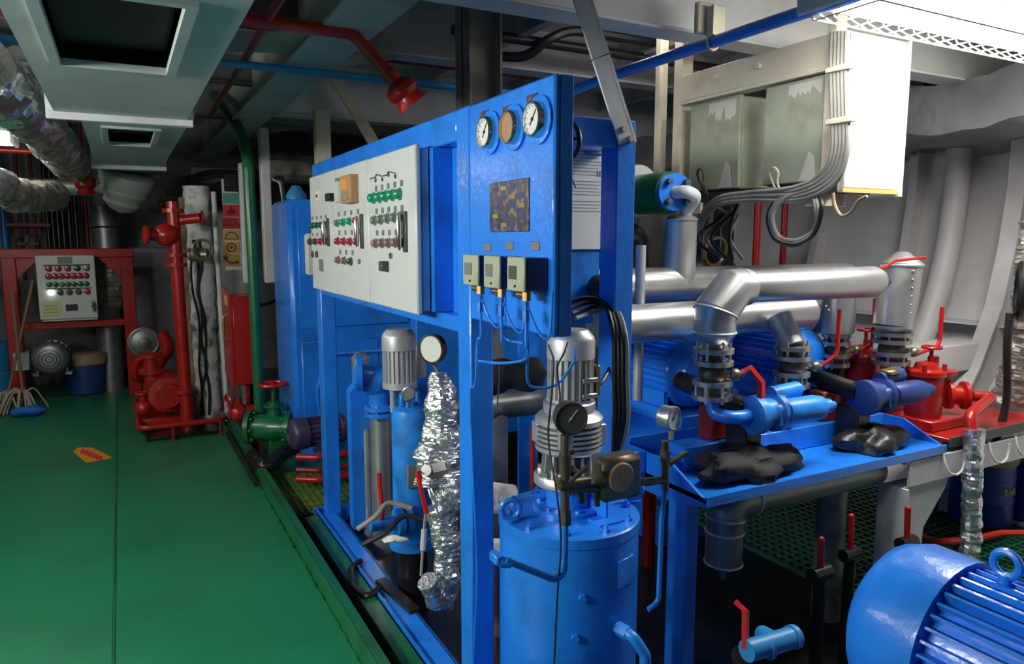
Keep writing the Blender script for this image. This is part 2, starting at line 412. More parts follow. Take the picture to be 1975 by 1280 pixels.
# cream stanchion with brace behind the cabinets
p = P(625, 300, Y=5.6)
t = thing('cream_stanchion', 'cream flat stanchion with diagonal brace behind the cabinet top beam', 'stanchion', (p.x, p.y, 1.93))
link('upright', MB().box((p.x-.055, 5.6, 1.931), (p.x+.055, 5.62, 2.60)).box((p.x-.055, 5.62, 1.931), (p.x-.045, 5.68, 2.6)), CREAM, t)
a = P(648, 150, Y=5.58); b = P(735, 300, Y=5.58)
link('brace', MB().bar(a, b, .09, .02, (0, 1, 0)), CREAM, t)

# ================================================================== lights
def fixture(i, c, L, ang, tilt, fac, label, wide=.15, guard=False):
    c = V(c); R = Mx.Rotation(math.radians(ang), 4, 'Z'); M = Mx.Translation(c) @ R @ Mx.Rotation(math.radians(tilt), 4, 'X')
    t = thing('fluorescent_light', label, 'light', c, 'fluorescent lights')
    link('housing', MB(M).box((-L/2, -wide, .03), (L/2, wide, .1), .01), WHITE, t)
    link('diffuser', MB(M).prism([(-L/2+.03, y*wide/.15, z) for y, z in ((-.14, .03), (-.12, -.02), (-.06, -.045), (.06, -.045), (.12, -.02), (.14, .03))], (L-.06, 0, 0)), TUBES[i], t)
    for s in (-1, 1): link('end_cap', MB(M).box((s*L/2-.03, -wide, -.05), (s*L/2, wide, .03), .008), WHITE, t)
    link('hanger', MB(M).box((-L/4-.02, -.02, .1), (-L/4+.02, .02, (.14 if tilt else 2.99-c.z))), CREAM, t)
    link('hanger', MB(M).box((L/4-.02, -.02, .1), (L/4+.02, .02, (.14 if tilt else 2.99-c.z))), CREAM, t)
    if guard:
        g = MB(M); w = wide+.015
        for y, z in ((-w, .02), (-w*.6, -.075), (w*.6, -.075), (w, .02)): g.tube([(-L/2-.02, y, z), (L/2+.02, y, z)], .004, seg=6)
        n = int(L/.1)
        for k in range(n+1):
            x = -L/2+k*L/n; g.tube([(x, -w, .05), (x, -w, -.01), (x, -w*.6, -.075), (x, w*.6, -.075), (x, w, -.01), (x, w, .05)], .003, .02, 6)
        link('wire_guard', g, CREAM, t)
    return t
for i, f in enumerate(FIXTURES): fixture(i, *f, .2 if i == 0 else .15, i == 0)

# ================================================================== ventilation ducts
def duct(name, x0, x1, y0, y1, z, h, hole, label):
    t = thing(name, label, 'duct', ((x0+x1)/2, y0, z), 'ceiling air ducts')
    hx0, hx1, hy0, hy1 = hole; w = .012
    m = MB()     # bottom sheet made of four strips round the opening
    m.box((x0, y0, z), (hx0, y1, z+w)).box((hx1, y0, z), (x1, y1, z+w)).box((hx0, y0, z), (hx1, hy0, z+w)).box((hx0, hy1, z), (hx1, y1, z+w))
    m.box((x0, y0, z+w), (x0+w, y1, z+h)).box((x1-w, y0, z+w), (x1, y1, z+h)).box((x0+w, y0, z+h-w), (x1-w, y1, z+h))
    m.box((x0+w, y0, z+w), (x1-w, y0+w, z+h-w)).box((x0+w, y1-w, z+w), (x1-w, y1, z+h-w))
    link('duct_body', m, DUCTM, t)
    link('end_flange', MB().box((x0-.03, y1-.02, z-.03), (x1+.03, y1+.02, z+.012), .004).box((x0-.03, y1-.02, z+.012), (x0-.001, y1+.02, z+h)).box((x1+.001, y1-.02, z+.012), (x1+.03, y1+.02, z+h)), WHITE, t)
    f = MB(); b = .028
    f.box((hx0-b, hy0-b, z-.012), (hx0, hy1+b, z)).box((hx1, hy0-b, z-.012), (hx1+b, hy1+b, z)).box((hx0, hy0-b, z-.012), (hx1, hy0, z)).box((hx0, hy1, z-.012), (hx1, hy1+b, z))
    link('outlet_rim', f, DUCTM, t)
    link('outlet_throat', MB().box((hx0, hy0, z+.06), (hx1, hy1, z+.07)), BLACK, t)
    return t
duct('air_duct', -.22, .31, 1.2, 3.83, 2.2, .4, (-.13, .17, 1.95, 2.75), 'nearest grey sheet-metal air duct with a torn dark outlet underneath')
duct('air_duct', -.13, .34, 3.86, 6.6, 2.22, .34, (-.02, .20, 4.35, 5.1), 'middle grey air duct with a small dark outlet, behind the nearest duct')
duct('air_duct', -.11, .35, 6.65, 8.0, 2.26, .3, (.02, .22, 6.95, 7.4), 'farthest short grey air duct above the round white bend')
c = P(250, 345, Y=7.6)
solo('duct_bend', MB().lathe([(.20, 0), (.24, -.02), (.24, -.10), (.20, -.16), (.21, -.19), (.16, -.26), (.17, -.29), (.10, -.36), (0, -.40)], (c.x, 7.75, 2.26), (.25, -.3, 1), 22), WHITE, 'round white ribbed duct bend hanging below the farthest air duct', 'duct')
# ================================================================== overhead pipes
def pipe(name, pts, r, mt, label, cat='pipe', br=.1, seg=14, group=None, clips=()):
    t = thing(name, label, cat, pts[0], group)
    link('run', MB().tube(pts, r, br, seg), mt, t)
    for (c, ax, up) in clips:
        link('clip', MB().torus(c, ax, r+.006, .006, 16, 6).box(V(c)+V((-.02, -.02, r)), V(c)+V((.02, .02, r+up))), CREAM, t)
    return t
# red foam pipe and nozzle
Yr = 3.3
p0, p1, p2 = P(340, 22, Y=Yr), P(690, 63, Y=Yr), P(757, 150, Y=Yr); z0 = (p0.z+p1.z)/2
t = thing('foam_nozzle_pipe', 'bright red overhead pipe ending in a bell-shaped nozzle above the cabinets', 'pipe', p2)
link('run', MB().tube([(p0.x, Yr, z0), (p1.x-.02, Yr, z0), p2], .028, .1), RED, t)
ax = (p2-V((p1.x-.02, Yr, z0))).normalized(); ax = (ax+V((.15, -.12, -.35))).normalized()
link('collar', MB().lathe([(.03, -.03), (.04, -.03), (.04, 0), (.034, .012), (.034, .02)], p2, ax, 20), RED, t)
link('nozzle_bell', MB().lathe([(.03, .015), (.055, .03), (.075, .045), (.078, .075), (.062, .10), (.066, .12), (.082, .145), (.078, .146), (.055, .11), (0, .1)], p2, ax, 26), RED, t)
def xpipe(name, xa, ya, xb, yb, Y, r, mt, label, xs=-.6, xe=None):
    a, b = P(xa, ya, Y=Y), P(xb, yb, Y=Y); z = (a.z+b.z)/2
    return pipe(name, [(min(a.x, xs), Y, z), (xe or b.x, Y, z)], r, mt, label)
xpipe('blue_pipe', 380, 112, 890, 172, 4.05, .02, LBLUE, 'thin blue pipe crossing under the deckhead behind the red nozzle', xe=2.2)
xpipe('dark_red_pipe', 520, 86, 890, 132, 4.5, .02, DRED, 'thin dark red pipe crossing behind the thin blue pipe', xe=2.6)
def ypipe(name, xa, ya, xb, yb, X, r, mt, label, ext=0.0):
    a, b = P(xa, ya, X=X), P(xb, yb, X=X); z = (a.z+b.z)/2
    return pipe(name, [(X, a.y-ext, z), (X, b.y, z)], r, mt, label)
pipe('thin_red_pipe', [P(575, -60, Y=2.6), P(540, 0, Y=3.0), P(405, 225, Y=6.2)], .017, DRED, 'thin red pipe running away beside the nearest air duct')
pipe('thin_cream_pipe', [P(455, -60, Y=2.6), P(437, 0, Y=3.0), P(366, 240, Y=6.2)], .016, CREAM, 'thin cream pipe running along the right side of the air ducts')
# blue pipe over the pump area
X = 2.3; a, b = P(1540, 32, X=X), P(1150, 152, X=X); z = (a.z+b.z)/2
c = P(1375, 78, X=X)
pipe('blue_overhead_pipe', [(X, .6, z), (X, b.y-.1, z), (X-.25, b.y+.4, z-.12), (X-.3, b.y+.4, 1.9)], .026, BLUE, 'blue overhead pipe sloping away from the big caged light to behind the gauge panel', br=.15, clips=[((X, c.y, z), (0, 1, 0), .12)])
solo('pipe_bracket', MB().box((X-.06, c.y+.03, z+.04), (X+.10, c.y+.06, z+.17), .006), CREAM, 'small cream bracket plate over the blue overhead pipe', 'bracket')
# dark pipes and cable runs high behind the panel
for k, (x, y, Y, lb) in enumerate([(1150, 95, 4.0, 'black armoured cable run under the deckhead behind the white strut'), (1150, 118, 4.6, 'dark pipe run under the deckhead behind the black cable run')]):
    q = P(x, y, Y=Y); xpipe('dark_pipe', 1000, y, 1250, y, Y, .03-.006*k, RUBBER if k == 0 else GALV, lb, xs=q.x-1.0, xe=q.x+2.0)
q = P(1040, 80, Y=4.0)
solo('dark_hose', MB().wire([P(930, 105, Y=4.1), P(1010, 108, Y=4.0), P(1060, 75, Y=3.9), P(1110, 60, Y=3.9), P(1200, 72, Y=3.9), P(1280, 85, Y=3.9)], .03, 8), RUBBER, 'black lagged hose bending under the white girder', 'hose')
solo('lagged_pipe', MB().foil([(1.2, 7.15, 2.30), (4.6, 7.15, 2.30)], .13, seg=14, step=.05, jit=.2, js=9), DFOIL, 'dusty foil-lagged pipe far behind the cabinets', 'pipe')
solo('boiler_casing', MB().cyl((1.6, 7.6, 1.7), (4.8, 7.6, 1.7), .5, seg=28), OIL, 'dark round machinery casing far behind the cabinets', 'machine')
# beige ladder-like rails behind the slanted strut
for k, x in enumerate((1290, 1318)):
    pass
# foil lagged pipes at the upper left
solo('foil_pipe', MB().foil([(-.60, 1.8, 2.44), (-.60, 4.1, 2.42)], .14, step=.03, jit=.3, js=9), DFOIL, 'thick dusty foil-lagged pipe at the top left corner', 'pipe')
solo('foil_pipe', MB().foil([(-.50, 4.0, 2.40), (-.39, 5.6, 2.34), (-.32, 7.2, 2.26)], .125, .3, step=.02, jit=.35, js=10), FOIL, 'shiny crumpled foil-lagged pipe left of the middle air duct', 'pipe')
solo('foil_bend', MB().foil([(-1.15, 6.5, 2.12), (-.80, 5.9, 2.06), (-.62, 6.4, 1.95), (-.45, 7.2, 2.0)], .11, .2, step=.02, jit=.3, js=10), DFOIL, 'short crumpled foil pipe bend below the left light', 'pipe')
Y = 7.9; a, b = P(0, 357, Y=Y), P(195, 350, Y=Y)
pipe('clad_pipe', [(-1.98, Y, a.z), (b.x, Y, a.z), (b.x+.3, Y+.6, a.z+.05)], .075, SILVER, 'horizontal silver-clad pipe at the left above the red frame', br=.2)
p = P(165, 352, Y=7.4)
t = thing('foam_nozzle_pipe', 'small far red overhead pipe with nozzle under the middle air duct', 'pipe', p)
link('run', MB().tube([(-1.99, 7.4, P(60, 292, Y=7.4).z), P(60, 292, Y=7.4), P(120, 300, Y=7.4), P(155, 322, Y=7.4), p+V((0, 0, .07))], .022, .15), RED, t)
link('nozzle_bell', MB().lathe([(.03, .08), (.05, .06), (.085, .04), (.085, -.03), (.06, -.06), (.08, -.1), (0, -.09)], p, (0, 0, 1), 20), RED, t)
# black cable clusters at far centre
for k in range(5):
    q = P(335+18*k, 395-14*k, Y=7.2)
    solo('cable_run', MB().wire([q+V((-.15, .3, -.03)), q, q+V((.25, -.1, .05*(k % 2))), q+V((.55, .15, .02))], .045+.01*(k % 3), 8), RUBBER, ['lowest', 'second lowest', 'middle', 'second highest', 'highest'][k]+' black cable bundle between the round duct bend and the green pipe', 'cable')
# ================================================================== back wall: frame with alarm box and the things round it
Y = 8.6
xl, xr = P(15, 487, Y=Y).x, P(243, 487, Y=Y).x; zt = P(120, 487, Y=Y).z+.02; zm = P(180, 622, Y=Y).z
t = thing('red_stand', 'red steel stand frame holding a grey alarm box', 'stand', ((xl+xr)/2, Y, 0))
for x in (xl, xr): link('post', MB().box((x-.06, Y-.05, 0), (x+.06, Y+.05, zt), .006), RED, t)
link('crossbar', MB().box((xl-.5, Y-.056, zt-.07), (xr+.066, Y+.056, zt+.02), .006), RED, t)
link('crossbar', MB().box((xl, Y-.04, zm-.04), (xr, Y+.043, zm+.03), .006), RED, t)
for s, x in ((1, xl+.05), (-1, xr-.05)): link('corner_gusset', MB().prism([(x, Y-.02, zt-.06), (x+s*.22, Y-.02, zt-.06), (x, Y-.02, zt-.28)], (0, .02, 0)), RED, t)
Yf = Y-.14
A, B = P(67, 493, Y=Yf), P(190, 612, Y=Yf)
t = thing('alarm_box', 'grey alarm control box with rows of red and green lamps in the red stand', 'control box', ((A.x+B.x)/2, Yf, B.z))
link('box_body', MB().box((A.x+.02, Yf+.02, B.z-.02), (B.x-.01, Y-.055, A.z)), CABG, t)
link('door', MB().box((A.x, Yf, B.z), (B.x, Yf+.022, A.z), .005), CABG, t)
def onA(u, v): return V((A.x+(B.x-A.x)*u, Yf, A.z+(B.z-A.z)*v))
def plate(name, u0, v0, u1, v1, mt, par, th=.006):
    p, q = onA(u0, v0), onA(u1, v1); return link(name, MB().box((p.x, Yf-th, q.z), (q.x, Yf+.001, p.z)), mt, par)
plate('name_plate', .37, .02, .62, .13, MGREY, t); plate('strip', .12, .14, .92, .165, DGREY, t); plate('strip', .14, .51, .92, .53, DGREY, t)
plate('notice', .05, .70, .36, .94, YPAPER, t); plate('display', .45, .77, .65, .87, BLACK, t, .012)
for i in range(3): plate('print_line', .10, .78+.05*i, .31, .79+.05*i, MGREY, t, .008)
def lamp(u, v, r, mt):
    p = onA(u, v); return link('lamp', MB().lathe([(r*1.2, 0), (r*1.2, .012), (r, .014), (r*.9, .03), (0, .035)], p, (0, -1, 0), 12), mt, t)
for i, mt in enumerate((RLENS, RLENS, RLENS, DGREEN, BRONZE)): lamp(.21+.16*i, .20, .026, mt)
for i in range(7): lamp(.20+.105*i, .32, .026, RLENS); lamp(.20+.105*i, .45, .022, DGREEN if i != 2 else GRED)
for i, mt in enumerate((INDL, DGREEN, DGREY, DGREY, RLENS)): lamp(.22+.155*i, .575, .024, mt)
p = onA(.93, .81); link('latch', MB().cyl(p, p+V((0, -.03, 0)), .02, seg=10).box(p+V((-.01, -.045, -.05)), p+V((.01, -.03, .05))), DGREY, t)
# small motor on the floor
def motor(t, M, r, L, mt, nf=24, cowl=.28, base=True, fin=.1, eye=False, cowlm=None, endm=None, bell=False, epos=.55):
    """electric motor: local z = shaft axis, z 0..L, fan cowl at the z=0 end, local y = up"""
    c = cowlm or mt; k = L*cowl
    link('fan_cowl', MB(M).lathe([(r*.35, 0), (r*.75, 0), (r*.97, r*.16), (r*1.06, r*.4), (r*1.06, k), (r*.98, k)], (0, 0, 0), (0, 0, 1), 30), c, t)
    g = MB(M)
    for i in range(3): g.torus((0, 0, -.001), (0, 0, 1), r*(.2+.2*i), r*.025, 20, 5)
    link('fan_grille', g, DGREY, t)
    link('stator', MB(M).cyl((0, 0, k*.8), (0, 0, L*.9), r*.86, seg=30), mt, t)
    f = MB(M); w = r*.028
    for i in range(nf):
        a = 2*math.pi*(i+.5)/nf; u = V((math.cos(a), math.sin(a), 0)); n = V((-u.y, u.x, 0))
        f.prism([u*r*.84+n*w+V((0, 0, k+.004)), u*r*1.0+n*w*.6+V((0, 0, k+.004)), u*r*1.0-n*w*.6+V((0, 0, k+.004)), u*r*.84-n*w+V((0, 0, k+.004))], (0, 0, L*.84-k))
    link('cooling_fins', f, mt, t)
    link('end_shield', MB(M).lathe([(r*.97, L*.83), (r*1.0, L*.84), (r*.98, L*.87), (r*.72, L*.93), (r*.66, L*.97), (r*.4, L), (r*.12, L), (r*.12, L*1.1)] if bell else [(r*.98, L*.85), (r*1.02, L*.86), (r*1.02, L*.93), (r*.8, L*.97), (r*.35, L), (r*.12, L), (r*.12, L*1.1)], (0, 0, 0), (0, 0, 1), 30), endm or mt, t)
    if base:
        for s in (-1, 1): link('foot', MB(M).box((s*r*.9-r*.18, -r*1.15, k+.02), (s*r*.9+r*.18, -r*.95, L*.85)).box((s*r*.8-r*.08, -r*1.0, k+.05), (s*r*.8+r*.08, -r*.5, L*.8)), mt, t)
    if eye:
        link('eye_bolt', MB(M).torus((0, r*1.22, L*epos), eye, r*.14, r*.045, 22, 8).cyl((0, r*.9, L*epos), (0, r*1.1, L*epos), r*.07), mt, t)
    return t
p = P(95, 693, Y=8.5)
t = thing('floor_motor', 'small grey electric motor lying under the red stand', 'motor', (p.x, p.y, p.z-.17))
motor(t, frame(p, (.05, 1, 0)), .16, .36, GALV, 18)
link('terminal_box', MB().box((p.x-.30, p.y+.02, p.z-.1), (p.x-.17, p.y+.2, p.z+.08), .01), CABG, t)
p = P(168, 740, Y=8.95)
t = thing('paint_bucket', 'dark blue bucket with grimy lid under the red stand', 'bucket', (p.x, p.y, 0))
link('pail', MB().lathe([(.17, 0), (.19, .02), (.21, .31), (.215, .31), (.215, .33)], (p.x, p.y, 0), (0, 0, 1), 24), NAVY, t)
link('lid', MB().lathe([(.215, .32), (.225, .33), (.225, .42), (.21, .44), (0, .45)], (p.x, p.y, 0), (0, 0, 1), 24), DUN, t)
# mops
for k, (bx, tx, ty, lb) in enumerate([(45, 22, 560, 'mop with pale string head leaning on the red stand, handle upright'), (28, 63, 540, 'second mop with pale string head, handle leaning to the right')]):
    b = P(bx, 772, Z=.12) if k == 0 else P(18, 765, Z=.12); h = P(tx, ty, Y=8.4); b.y = 8.2+.05*k
    t = thing('mop', lb, 'mop', (b.x, b.y, 0), 'mops by the red stand')
    link('handle', MB().tube([b, h], .014, seg=8), WOOD, t)
    rnd = random.Random(k)
    for i in range(26):
        a = rnd.uniform(0, 6.28); rr = rnd.uniform(.1, .26); e = b+V((math.cos(a)*rr, math.sin(a)*rr*.8, 0)); e.z = .012
        link('strand', MB().wire([b+V((0, 0, .06)), b+V((math.cos(a)*rr*.45, math.sin(a)*rr*.45, .07+rnd.uniform(0, .03))), b+V((math.cos(a)*rr*.85, math.sin(a)*rr*.7, -.04)), e], .009, 5, 5), MOPM, t)
p = P(85, 742, Z=.05)
solo('blue_rag', MB().ball((p.x, 8.0, .05), .1, (1.4, .8, .5), 16, 8, .5, 9), RAG, 'crumpled bright blue rag beside the mop head', 'rag')
solo('blue_drum', MB().lathe([(.2, 0), (.21, .3), (.2, .31), (.21, .33), (.2, .6), (0, .6)], (P(2, 680, Y=8.8).x-.12, 8.95, 0), (0, 0, 1), 20), LBLUE, 'blue drum cut off by the left edge behind the red stand', 'drum')
# pipes on the back wall
Y = 9.45
p = P(8, 440, Y=Y); pipe('wall_pipe', [(p.x, Y, .2), (p.x, Y, 2.9)], .03, BLUE, 'vertical blue pipe on the back wall at the left edge')
for k, x in enumerate((92, 102, 112, 122, 134, 147)):
    p = P(x, 430, Y=Y); pipe('wall_pipe', [(p.x, Y, .9), (p.x, Y, 2.9)], .026, OIL, ['first', 'second', 'third', 'fourth', 'fifth', 'sixth'][k]+' from the left of the row of dark vertical pipes above the alarm box', group='dark wall pipes')
p = P(167, 430, Y=Y); pipe('wall_pipe', [(p.x, Y, .9), (p.x, Y, 2.9)], .022, DRED, 'thin dark red vertical pipe right of the dark wall pipes')
for k, x in enumerate((42, 70)):
    p = P(x, 460, Y=Y); pipe('wall_pipe', [(p.x, Y, 1.2), (p.x, Y, 2.6)], .018, DRED, ['left', 'right'][k]+' thin rusty vertical rod beside the handwheel on the back wall', group='rusty rods')
p = P(53, 470, Y=9.3)
t = thing('handwheel_valve', 'dark handwheel valve with a red crossbar on the back wall', 'valve', p)
link('wheel', MB().torus(p, (0, 1, .1), .1, .014, 20, 6).bar(p-V((.1, 0, 0)), p+V((.1, 0, 0)), .02, .02).bar(p-V((0, 0, .1)), p+V((0, 0, .1)), .02, .02, (1, 0, 0)), RUBBER, t)
link('crossbar', MB().box(p+V((-.2, .05, .18)), p+V((.22, .09, .22)), .004), DRED, t)
p = P(203, 425, Y=9.0); q = P(210, 540, Y=9.0)
t = thing('exhaust_pipe', 'dull silver-clad vertical exhaust pipe beside the alarm box', 'pipe', (p.x, 9.0, 1.0))
link('upper_sleeve', MB().tube([P(197, 395, Y=9.0), P(203, 440, Y=9.0), P(208, 500, Y=9.0)], .13, .1, 18), GALV, t)
link('lower_sleeve', MB().foil([P(208, 500, Y=9.0), P(213, 550, Y=9.0), P(206, 590, Y=9.0)], .14, seg=18, jit=.3), DFOIL, t)
link('floor_run', MB().cyl((P(206, 590, Y=9.0).x, 9.0, 0), P(206, 585, Y=9.0), .12, seg=18), GALV, t)
link('band', MB().torus(P(203, 440, Y=9.0), (0, .1, 1), .135, .01, 20, 6), DSTEEL, t)
# dark machinery in the shade at far centre
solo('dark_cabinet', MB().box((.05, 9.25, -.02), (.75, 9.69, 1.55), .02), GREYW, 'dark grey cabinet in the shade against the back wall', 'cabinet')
# ================================================================== red fire pump corner
Y = 6.45
a, b = P(268, 828, Y=Y), P(468, 806, Y=Y); zr = .13
t = thing('guard_rail', 'low red pipe guard rail round the red pump on the green deck', 'rail', (a.x, Y, 0))
link('rail', MB().tube([(a.x, 7.6, zr), (a.x, Y, zr), (.70, Y, zr), (.70, Y+.25, zr)], .022, .08), RED, t)
for x, y in ((a.x+.02, 7.5), (a.x+.25, Y), (.66, Y)): link('rail_leg', MB().tube([(x, y, zr), (x, y, 0)], .016, seg=8), DRED, t)
solo('drip_plate', MB().box((a.x+.05, 6.5, 0), (.66, 7.7, .03), .004), OIL, 'dark drip plate on the deck under the red pump', 'plate')
X = P(345, 600, Y=6.62).x
t = thing('fire_main', 'tall red vertical pipe with a flanged valve near its top', 'pipe', (X, 6.62, .03))
link('riser', MB().tube([(X+.02, 6.62, .03), (X, 6.62, 1.95)], .05, seg=18), RED, t)
for z in (.36, 1.42, 1.5, 1.86): link('flange', MB().cyl((X, 6.62, z), (X, 6.62, z+.03), .085, seg=20), RED, t)
link('valve_body', MB().ball((X-.06, 6.6, 1.68), .085, (1.2, 1, 1.1), 16, 10).cyl((X-.06, 6.6, 1.68), (X-.2, 6.55, 1.68), .045).cyl((X-.2, 6.55, 1.68), (X-.22, 6.545, 1.68), .07), RED, t)
link('bonnet', MB().cyl((X+.05, 6.6, 1.8), (X+.2, 6.55, 1.82), .04).cyl((X+.2, 6.55, 1.82), (X+.22, 6.55, 1.82), .06), RED, t)
t2 = thing('brass_valve', 'grimy brass handwheel valve beside the tall red pipe', 'valve', (X+.17, 6.55, 1.5))
link('body', MB().cyl((X+.1, 6.6, 1.52), (X+.24, 6.55, 1.52), .05).ball((X+.15, 6.57, 1.52), .06), BRONZE, t2)
link('wheel', MB().torus((X+.2, 6.5, 1.56), (.2, -1, .1), .08, .012, 20, 6), BRONZE, t2)
# red pump group on the drip plate
p = P(315, 775, Y=7.0)
t = thing('fire_pump', 'cluster of red pump casing and valves behind the red guard rail', 'pump', (p.x, 7.0, .03))
link('bed', MB().box((p.x-.22, 6.75, .03), (p.x+.22, 7.25, .13), .01), RED, t)
link('casing', MB().lathe([(.05, -.14), (.15, -.12), (.17, -.03), (.17, .05), (.13, .1), (.07, .14)], (p.x+.03, 6.85, .33), (0, 1, 0), 24), RED, t)
link('suction_flange', MB().cyl((p.x+.03, 6.66, .33), (p.x+.03, 6.72, .33), .1).cyl((p.x+.03, 6.70, .33), (p.x+.03, 6.8, .33), .06), RED, t)
link('bearing_house', MB().cyl((p.x+.03, 6.95, .33), (p.x+.03, 7.3, .33), .09).cyl((p.x+.03, 7.3, .33), (p.x+.03, 7.32, .33), .13), RED, t)
link('discharge', MB().cyl((p.x-.08, 6.9, .40), (p.x-.08, 6.9, .66), .06).cyl((p.x-.08, 6.9, .64), (p.x-.08, 6.9, .67), .1).cyl((p.x-.08, 6.9, .5), (p.x-.08, 6.9, .53), .1), RED, t)
link('small_valve', MB().ball((p.x-.16, 6.8, .22), .07).cyl((p.x-.16, 6.8, .22), (p.x-.16, 6.8, .34), .025).torus((p.x-.16, 6.8, .35), (0, 0, 1), .055, .01, 18, 6), RED, t)
link('small_valve', MB().ball((p.x+.17, 6.72, .16), .06).cyl((p.x+.17, 6.72, .16), (p.x+.17, 6.72, .28), .02).torus((p.x+.17, 6.72, .28), (0, 0, 1), .05, .009, 18, 6), DRED, t)
pp = [P(280, 715, Y=7.7), P(300, 710, Y=7.6), P(325, 672, Y=7.5), P(312, 640, Y=7.5)]
t = thing('red_elbow', 'short bright red bent pipe behind the red stand', 'pipe', pp[0])
link('run', MB().tube(pp, .055, .1), RED, t)
link('flange', MB().cyl(pp[0], pp[0]+V((-.05, .05, 0)), .12), RED, t)
link('support', MB().cyl((pp[0].x, pp[0].y+.03, 0), (pp[0].x, pp[0].y+.03, pp[0].z), .04, seg=12), DRED, t)
p = P(278, 660, Y=8.0)
t = thing('round_sight_cover', 'round grey cover plate with ring beside the red stand', 'cover', p)
link('disc', MB().lathe([(.14, .02), (.15, 0), (.11, -.02), (.05, -.03), (.045, -.06), (0, -.07)], p, (0, 1, 0), 24), GALV, t)
link('ring', MB().torus(p+V((0, -.02, 0)), (0, 1, 0), .13, .012, 24, 6), STEEL, t)
link('pedestal', MB().box((p.x-.05, p.y+.02, 0), (p.x+.05, p.y+.12, p.z), .006), OIL, t)
# white lagged column
Xc = P(392, 600, Y=6.95).x
t = thing('lagged_column', 'tall white lagged column with torn black edges right of the red pipe', 'column', (Xc, 6.95, .03))
m = MB().foil([(Xc, 6.95, .03), (Xc, 6.95, 2.1)], .11, seg=20, jit=.25, js=8, step=.03); link('lagging', m, DIRTW, t)
link('side_strip', MB().box((Xc-.15, 6.9, .2), (Xc-.10, 6.98, 2.0), .005), DUN, t)
m = MB(); rnd = random.Random(3)
for k in range(3): m.wire([(Xc-.06+.02*k+rnd.uniform(-.03, .03), 6.82, .1+.22*i) for i in range(8)], .011, 6)
link('tarred_cable', m, RUBBER, t)
pipe('white_conduit', [(Xc+.14, 6.8, .03), (Xc+.12, 6.8, 2.05)], .022, WHITE, 'slim white vertical conduit right of the lagged column')
struct('wall_partition', MB().box((.62, 7.4, -.02), (1.12, 7.46, 2.3)), WHITE)
# sign board
Y = 6.75; A, B = P(427, 345, Y=Y), P(467, 520, Y=Y)
t = thing('sign_board', 'vertical strip of coloured safety signs beside the green pipe', 'sign', ((A.x+B.x)/2, Y, B.z))
link('backing', MB().box((A.x, Y, B.z), (B.x, Y+.012, A.z)), WHITE, t)
rows = [(372, 393, TEAL), (394, 418, SRED), (419, 441, SRED), (443, 464, OCHRE), (466, 488, OCHRE), (490, 513, OCHRE)]
for k, (y0, y1, mt) in enumerate(rows):
    a, b = P(429, y0, Y=Y), P(463, y1, Y=Y); s = link('sign_panel', MB().box((a.x, Y-.006, b.z), (b.x, Y, a.z)), mt, t)
    c = (a+b)/2; c.y = Y-.007; zz = (a.z-b.z)
    if k == 1: link('symbol', MB().prism([c+V((-.03, 0, -.03)), c+V((.03, 0, -.03)), c+V((.035, 0, 0)), c+V((.01, 0, .015)), c+V((0, 0, .045)), c+V((-.012, 0, .012)), c+V((-.035, 0, 0))], (0, -.002, 0)), DRED, s)
    if k == 2: text('CO₂', zz*.8, frame(c, (0, -1, 0)), DRED, s)
    if k == 3: link('symbol', MB().torus(c+V((0, 0, -.025)), (0, 1, 0), .05, .005, 16, 6, 0, math.pi).box(c+V((-.06, -.004, -.035)), c+V((.06, 0, -.027))), DGREY, s)
    if k == 4: link('symbol', MB().torus(c, (0, 1, 0), .035, .005, 20, 6).cyl(c, c+V((0, -.004, 0)), .012), DGREY, s)
    if k == 5: link('symbol', MB().wire([c+V((-.045, 0, .025)), c+V((-.035, 0, -.005)), c+V((0, 0, -.025)), c+V((.045, 0, -.02))], .007, 6).ball(c+V((-.045, 0, .02)), .013).ball(c+V((.045, 0, -.018)), .013), DGREY, s)
a, b = P(430, 335, Y=Y), P(462, 370, Y=Y)
solo('black_relay', MB().box((a.x, Y-.06, b.z), (b.x, Y-.01, a.z), .008).box((a.x+.02, Y-.08, b.z+.03), (b.x-.02, Y-.06, a.z-.03), .006), BLACK, 'small black box at the top of the sign strip', 'box')
# white vertical lamp housing
Y = 6.35; A, B = P(462, 325, Y=Y), P(500, 540, Y=Y)
t = thing('white_trunking', 'tall white vertical lamp housing behind the green pipe', 'housing', ((A.x+B.x)/2, Y, B.z))
link('trough', MB().box((A.x, Y, B.z), (A.x+.05, Y+.1, A.z+.05), .006).box((A.x+.05, Y+.02, B.z), (B.x, Y+.1, A.z+.05), .004), WHITE, t)
C = P(502, 300, Y=Y); D = P(530, 545, Y=Y)
link('side_channel', MB().box((C.x, Y-.02, D.z), (D.x, Y+.10, 2.55), .006), WHITE, t)
link('end_cap', MB().box((A.x, Y-.01, B.z-.02), (B.x, Y+.1, B.z), .004), CABG, t)
hp = [P(525, 345, Y=Y), P(540, 350, Y=Y), P(546, 385, Y=Y), P(548, 505, Y=Y), P(540, 520, Y=Y), P(528, 524, Y=Y)]
link('grab_bar', MB().tube(hp, .012, .05, 8), WHITE, t)
solo('black_hose', MB().wire([P(528, 345, Y=6.36), P(545, 350, Y=6.3), P(550, 440, Y=6.25), P(547, 540, Y=6.2), P(530, 578, Y=6.15), P(503, 588, Y=5.80)], .016, 8), RUBBER, 'black hose looping down from behind the white lamp housing', 'hose')
